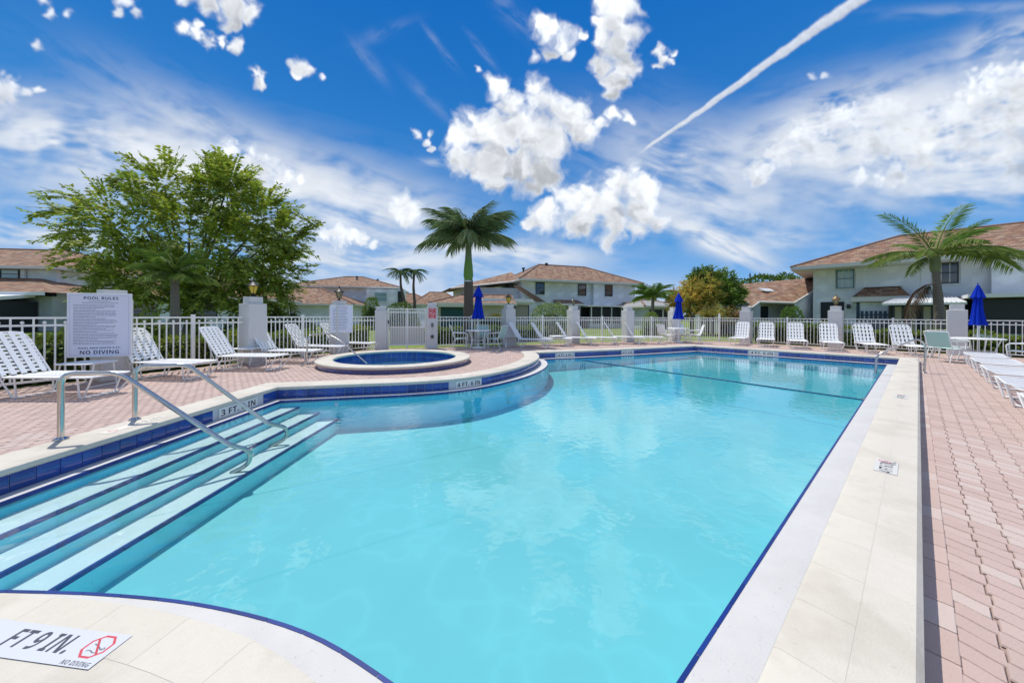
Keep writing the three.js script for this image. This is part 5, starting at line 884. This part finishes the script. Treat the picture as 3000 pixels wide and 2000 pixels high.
{ // small palm before the leafy tree
  const geos = [frondGeo(1.25, 0.85, 0.30, 40, [0.17, 0.28, 0.045], 0.7, 0.3, 0.035), frondGeo(1.2, 1.1, 0.30, 40, [0.2, 0.30, 0.06], 0.8, 0.3, 0.035)], crown = []; for (let i = 0; i < 16; i++) crown.push([i * 2.399, [1.15, 0.7, 0.3][i % 3] + rr(-0.1, 0.1), rr(0.75, 0.95)]);
  palm('young_palm', 'small green palm standing in front of the big leafy tree', [-9.5, 0, -9.6], [[0, 0, 0], [0.02, 1.2, 0], [0, 2.32, 0]], 0.13, 0.09, crown, { geos });
}
{ // twin palms
  const geos = [frondGeo(2.0, 1.6, 0.4, 34, [0.07, 0.14, 0.03], 0.7, 0.2, 0.06)], ring = (n) => Array.from({ length: n }, (_, i) => [i * 2.399, [0.75, 0.4, 0.1][i % 3] + rr(-0.1, 0.1), rr(0.8, 1)]);
  const p1 = at(1178, 930, 42), p2 = at(1215, 930, 42.5);
  palm('twin_palm', 'thinner of two curved palms over the roofs, standing nearer the notice board', [p1[0] + 0.5, 0, p1[2]], [[0, 0, 0], [-0.1, 2.5, 0], [-0.7, 4.8, 0], [-0.75, 6.5, 0]], 0.2, 0.13, ring(13), { geos, group: 'two palms above the roofs', bark: M.trunkBrown }); palm('twin_palm', 'second of two curved palms over the roofs, nearer the royal palm', [p2[0] - 0.3, 0, p2[2]], [[0, 0, 0], [0.3, 2.5, 0], [0.1, 4.8, 0], [0.2, 6.6, 0]], 0.2, 0.13, ring(13), { geos, group: 'two palms above the roofs', bark: M.trunkBrown });
}
{ // small palm by the centre house
  const p = at(1912, 930, 26), geos = [frondGeo(1.9, 1.0, 0.5, 40, [0.16, 0.28, 0.06], 0.45, 0.3, 0.05)], crown = []; for (let i = 0; i < 16; i++) crown.push([i * 2.399, [1.0, 0.6, 0.3][i % 3] + rr(-0.1, 0.1), rr(0.75, 1.05)]);
  palm('bushy_palm', 'short feathery palm in front of the end of the white two storey house', [p[0], 0, p[2]], [[0, 0, 0], [0, 1.2, 0], [0.02, 2.7, 0]], 0.16, 0.11, crown, { geos });
}
{ // golden and green clump
  const p = at(2065, 930, 25.5), o = thing('palm_clump', 'large clump of golden and green cane palms behind the fence corner', 'palm tree', [p[0], 0, p[2]]);
  const lobe = (cx, cy, cz, rx, ry, rz, n, col, len, wid) => {       // arching blades in tufts over a rounded mass
    const L = new Leaves();
    for (let i = 0; i < n; i++) {
      const q = rv(); if (q.y < -0.35) q.y *= -0.6; const k = rr(0.45, 1) * (0.85 + 0.3 * fbm(q.x * 3 + 9, q.y * 3 + q.z * 3 + 9, 3)), c = new THREE.Vector3(cx + q.x * rx * k, Math.max(0.15, cy + q.y * ry * k), cz + q.z * rz * k), main = q.clone().add(new THREE.Vector3(0, 0.5, 0)).add(rv().multiplyScalar(0.5)).normalize(), tone2 = green(col, 0.25);
      for (let b = 0; b < 9; b++) { const d = main.clone().add(rv().multiplyScalar(0.75)).normalize(), side = d.clone().cross(rv()).normalize(), p = c.clone().addScaledVector(main, b * 0.05); L.add(p, d, side, len * rr(0.6, 1.2), wid * rr(0.7, 1.2), tone2.map((v) => v * rr(0.85, 1.15)), len * rr(0.1, 0.5)); }
    }
    return L.geo();
  };
  part('golden_foliage', [lobe(-1.25, 1.9, 0.3, 1.25, 1.9, 1.2, 330, [0.62, 0.52, 0.13], 0.46, 0.06), lobe(-0.35, 2.9, 0.6, 1.0, 1.3, 1.0, 180, [0.56, 0.50, 0.12], 0.46, 0.06), lobe(-0.2, 1.3, 1.6, 0.7, 0.7, 0.5, 70, [0.80, 0.74, 0.28], 0.42, 0.05)], M.leaf, o);
  part('green_foliage', [lobe(0.95, 2.3, 0, 1.75, 2.15, 1.4, 560, [0.17, 0.28, 0.05], 0.5, 0.085), lobe(0.2, 3.7, -0.2, 1.0, 1.1, 1.0, 140, [0.19, 0.30, 0.05], 0.5, 0.085)], M.leaf, o);
  part('dry_foliage', lobe(1.15, 0.95, 1.5, 0.75, 0.75, 0.5, 110, [0.72, 0.52, 0.28], 0.36, 0.045), M.leaf, o);
  const gr = frondGeo(1.5, 0.6, 0.4, 30, [0.10, 0.17, 0.035], 0.5, 0.5, 0.06);
  for (let i = 0; i < 9; i++) { const f = part('frond', gr, M.leaf, o); f.position.set(rr(-1.1, 0.6), rr(3.4, 4.0), rr(-0.4, 0.4)); f.rotation.set(0, rr(0, 6.28), rr(0.9, 1.35), 'YZX'); f.scale.setScalar(rr(0.6, 0.95)); }
  for (let i = 0; i < 14; i++) { const a = i * 2.4, r = 0.3 + 0.12 * i; part('cane', tube([[r * Math.cos(a), 0, r * Math.sin(a) * 0.8], [r * 1.05 * Math.cos(a), rr(1.5, 3), r * Math.sin(a) * 0.8]], 0.05, 0, 6), M.trunkBrown, o); }
}
{ // big leafy tree: trunk, limbs, lumpy crown of sprays
  const Z = 15.5, base = at(555, 930, Z), o = thing('leafy_tree', 'big spreading leafy tree with long arching sprays behind the fence', 'tree', [base[0], 0, base[2]]);
  const L = new Leaves(), loc = (px, py, dz = 0) => { const q = at(px, py, Z); return new THREE.Vector3(q[0] - base[0], q[1], dz); };
  const lobes = [[330, 640, 0.4, 1.5], [420, 560, -0.5, 1.5], [520, 560, 0.6, 1.6], [610, 580, -0.3, 1.7], [700, 590, 0.4, 1.6], [780, 640, 0, 1.5], [840, 690, 0.3, 1.2], [300, 740, 0.2, 1.4], [400, 700, 1.2, 1.8], [520, 680, 1.5, 1.8], [640, 690, 1.4, 1.9], [760, 740, 1.0, 1.6], [830, 800, 0.2, 1.2], [320, 830, 0, 1.2], [400, 850, 0.8, 1.2], [480, 820, 1.2, 1.3], [600, 820, 1.4, 1.5], [710, 830, 1.0, 1.4], [800, 870, 0.4, 1.0], [650, 520, -0.4, 1.0], [580, 700, -1.6, 1.8], [420, 700, -1.5, 1.8], [720, 720, -1.5, 1.8], [600, 880, 0.6, 1.1], [740, 890, 0.3, 0.9]];
  const trunkTop = new THREE.Vector3(0.1, 1.6, 0), limbs = [];
  part('trunk', tube([[0, 0, 0], [0.05, 0.8, 0], [0.1, 1.7, 0]], [0.3, 0.22], 0.2, 12), M.trunk, o);
  const spray = (p, dir, len, dens = 1) => {                         // a twig with leaves in two rows
    const n = Math.round(len / 0.075 * dens), q = p.clone(), d = dir.clone();
    for (let i = 0; i < n; i++) {
      q.addScaledVector(d, len / n); d.y -= 0.9 / n * len * 0.35; d.normalize();
      for (const s of [-1, 1]) { const side = new THREE.Vector3(-d.z, rr(-0.3, 0.3), d.x).normalize(), ld = d.clone().multiplyScalar(0.55).addScaledVector(side, s).add(new THREE.Vector3(0, rr(-0.5, 0.25), 0)).normalize(); L.add(q, ld, d.clone().add(rv().multiplyScalar(0.3)).normalize(), rr(0.16, 0.27), rr(0.09, 0.135), green([0.30, 0.38, 0.05], 0.55)); }
    }
  };
  for (const [px, py, dz, r] of lobes) {
    const c = loc(px, py, dz); limbs.push(tube([[0.1, 1.5, 0], [c.x * 0.35, 1.6 + (c.y - 1.6) * 0.4, dz * 0.4], [c.x, c.y, dz]], [0.11, 0.03], 0.6, 6));
    for (let k = 0; k < (px < 430 ? 62 : 88); k++) { const n = rv(), p = c.clone().addScaledVector(n, r * rr(0.2, 0.8)); spray(p, n.clone().multiplyScalar(0.8).add(new THREE.Vector3(c.x * 0.12, rr(-0.25, 0.3), 0)).normalize(), rr(0.45, 0.85)); }
  }
  for (const [x0, y0, x1, y1] of [[250, 590, 110, 545], [260, 600, 140, 612], [230, 610, 82, 608], [290, 680, 145, 678], [270, 700, 150, 720], [300, 660, 190, 650], [260, 760, 130, 772], [620, 540, 632, 458], [640, 545, 690, 478], [660, 540, 625, 492], [650, 530, 760, 520], [400, 540, 310, 525], [460, 530, 465, 505], [850, 620, 930, 665], [850, 700, 935, 640], [840, 750, 890, 750], [800, 600, 840, 590], [370, 560, 312, 524], [540, 540, 520, 515], [270, 640, 200, 620]]) {
    const a = loc(x0, y0, rr(-0.4, 0.6)), b = loc(x1, y1, rr(-0.3, 0.5)), d = b.clone().sub(a), len = d.length(); limbs.push(tube([a.toArray(), b.toArray()], [0.025, 0.006], 0, 5));
    for (let k = 0; k < 3; k++) spray(a.clone().addScaledVector(rv(), 0.12), d.clone().normalize().add(new THREE.Vector3(0, 0.16, 0)).normalize(), len * rr(0.8, 1.05), 1.1);
  }
  limbs.forEach((g) => part('limb', g, M.trunk, o)); part('crown', L.geo(), M.leaf, o);
}
// hedges and bushes behind the fence
const HG = 'clipped hedges just outside the fence';
function hedgeAlong(a, b, away, h, d, count, base, label, leaf = 0.1) {   // a hedge beside a fence bay, on its outer side
  const L = lenOf(a, b), o = bush('hedge', label, 'hedge', 0, L, 0, d, h, leaf, count, base, HG), ux = (b[0] - a[0]) / L, uz = (b[1] - a[1]) / L, cx = (a[0] + b[0]) / 2 - uz * (away + d / 2), cz = (a[1] + b[1]) / 2 + ux * (away + d / 2);
  o.position.set(cx, 0, -cz); o.rotation.y = heading(a, b);
}
hedgeAlong(LEFT_END, PIL[0], 0.5, 0.85, 0.8, 2600, [0.16, 0.23, 0.04], 'low green hedge behind the fence end by the cut edge of the picture', 0.12);
hedgeAlong(PIL[0], PIL[1], 0.55, 0.7, 0.8, 2600, [0.25, 0.32, 0.04], 'yellow green hedge seen through the fence beyond the rules sign');
hedgeAlong(PIL[1], PIL[2], 0.6, 0.72, 0.8, 2400, [0.24, 0.32, 0.04], 'sunlit hedge behind the bay of the yellow lantern');
hedgeAlong(PIL[2], PIL[3], 0.6, 0.85, 0.8, 1800, [0.26, 0.34, 0.04], 'bright green hedge seen through pickets beside the notice board');
hedgeAlong(PIL[4], PIL[5], 2.2, 0.72, 0.8, 1800, [0.24, 0.32, 0.04], 'sunlit hedge behind the chairs and umbrella near the royal palm');
hedgeAlong(PIL[5], PIL[6], 2.0, 0.7, 0.8, 1800, [0.23, 0.31, 0.04], 'yellow green hedge behind the bay of the round bush');
hedgeAlong(PIL[9], PIL[10], 1.0, 0.95, 0.9, 2400, [0.17, 0.25, 0.04], 'hedge behind the bay before the low tiled wing', 0.12);
hedgeAlong(PIL[10], PIL[11], 0.9, 0.78, 0.8, 2400, [0.20, 0.29, 0.04], 'trimmed hedge behind the bay before the white metal canopy');
hedgeAlong(PIL[11], RIGHT_END, 0.8, 0.72, 0.8, 2400, [0.23, 0.32, 0.04], 'trimmed hedge behind the bay by the dark screened porch');
bush('hedge', 'olive hedge under the eave of the low tan house beyond the royal palm', 'hedge', -2.2, 0.2, 20, 21, 1.25, 0.1, 1400, [0.27, 0.25, 0.04], HG);
bush('shrub', 'round white flecked bush behind the fence near the dark lantern', 'shrub', 1.0, 3.7, 19.8, 22, 1.95, 0.14, 3600, [0.30, 0.40, 0.17], undefined, true);
bush('shrub', 'low round lime bush under the short feathery palm', 'shrub', 9.0, 10.2, 23.0, 24.2, 1.5, 0.1, 1500, [0.24, 0.34, 0.05], undefined, true);
bush('shrub', 'bushy green shrub before the wall of the low tiled wing', 'shrub', 18.6, 20.2, 23.0, 24.4, 1.9, 0.14, 1800, [0.15, 0.28, 0.05], undefined, true);
bush('shrub', 'dark green shrub left of the twin palms over the gate', 'shrub', -12.2, -8.8, 31, 33.2, 2.3, 0.18, 2600, [0.15, 0.22, 0.045], undefined, true);
bush('shrub', 'green shrub between the notice board and the gate roof', 'shrub', -13.3, -11.6, 29.5, 31, 2.7, 0.16, 1800, [0.16, 0.26, 0.045], undefined, true);
bush('shrub', 'grassy shrub under the leafy tree with pale tips', 'shrub', -13.6, -9.2, 15.0, 17.2, 1.3, 0.16, 3600, [0.12, 0.17, 0.04], undefined, true);
bush('shrub', 'spiky green plant behind the fence by the cut edge', 'shrub', -11.2, -9.8, 8.9, 10.2, 1.05, 0.24, 1300, [0.17, 0.26, 0.06], undefined, true);
bush('tree_crown', 'dark rounded tree line rising behind the low tiled wing roof', 'tree', 27.0, 38.5, 40, 46, 6.2, 0.4, 5200, [0.12, 0.21, 0.03], undefined, true);
bush('tree_crown', 'far trees filling the gap behind the golden palms', 'tree', 16, 30, 60, 70, 4.6, 0.5, 3600, [0.11, 0.17, 0.04], undefined, true);
{ const far = new Leaves(); for (let i = 0; i < 9000; i++) { const a = rr(-1.25, 1.25), d = rr(95, 110), n = 2.2 + 1.8 * fbm(a * 20 + 40, 3, 3), p = new THREE.Vector3(Math.sin(a) * d, rr(0, n), -Math.cos(a) * d), dir = rv(); dir.y = Math.abs(dir.y); far.add(p, dir, dir.clone().cross(rv()).normalize(), rr(0.9, 1.6), rr(0.6, 0.9), green([0.055, 0.09, 0.02])); } const o = new THREE.Mesh(far.geo(), M.leaf); o.name = 'distant_treeline'; o.userData.kind = 'stuff'; tag(o, 'low far line of trees between the houses', 'trees'); scene.add(o); }
{ const p = at(2198, 800, 44), o = thing('utility_pole', 'thin dark pole above the tree line behind the low tiled wing', 'pole', [p[0], 0, p[2]]); part('shaft', tube([[0, 0, 0], [0, 6.9, 0]], [0.09, 0.07], 0, 8), M.darkFrame, o); part('crossarm', box(0.3, 0.08, 0.08, 0, 6.6, 0), M.darkFrame, o); }

// ------------------------------------------------------------------ shadows
scene.traverse((o) => { if (o.isMesh) { o.castShadow = true; o.receiveShadow = true; } });
renderer.render(scene, camera);
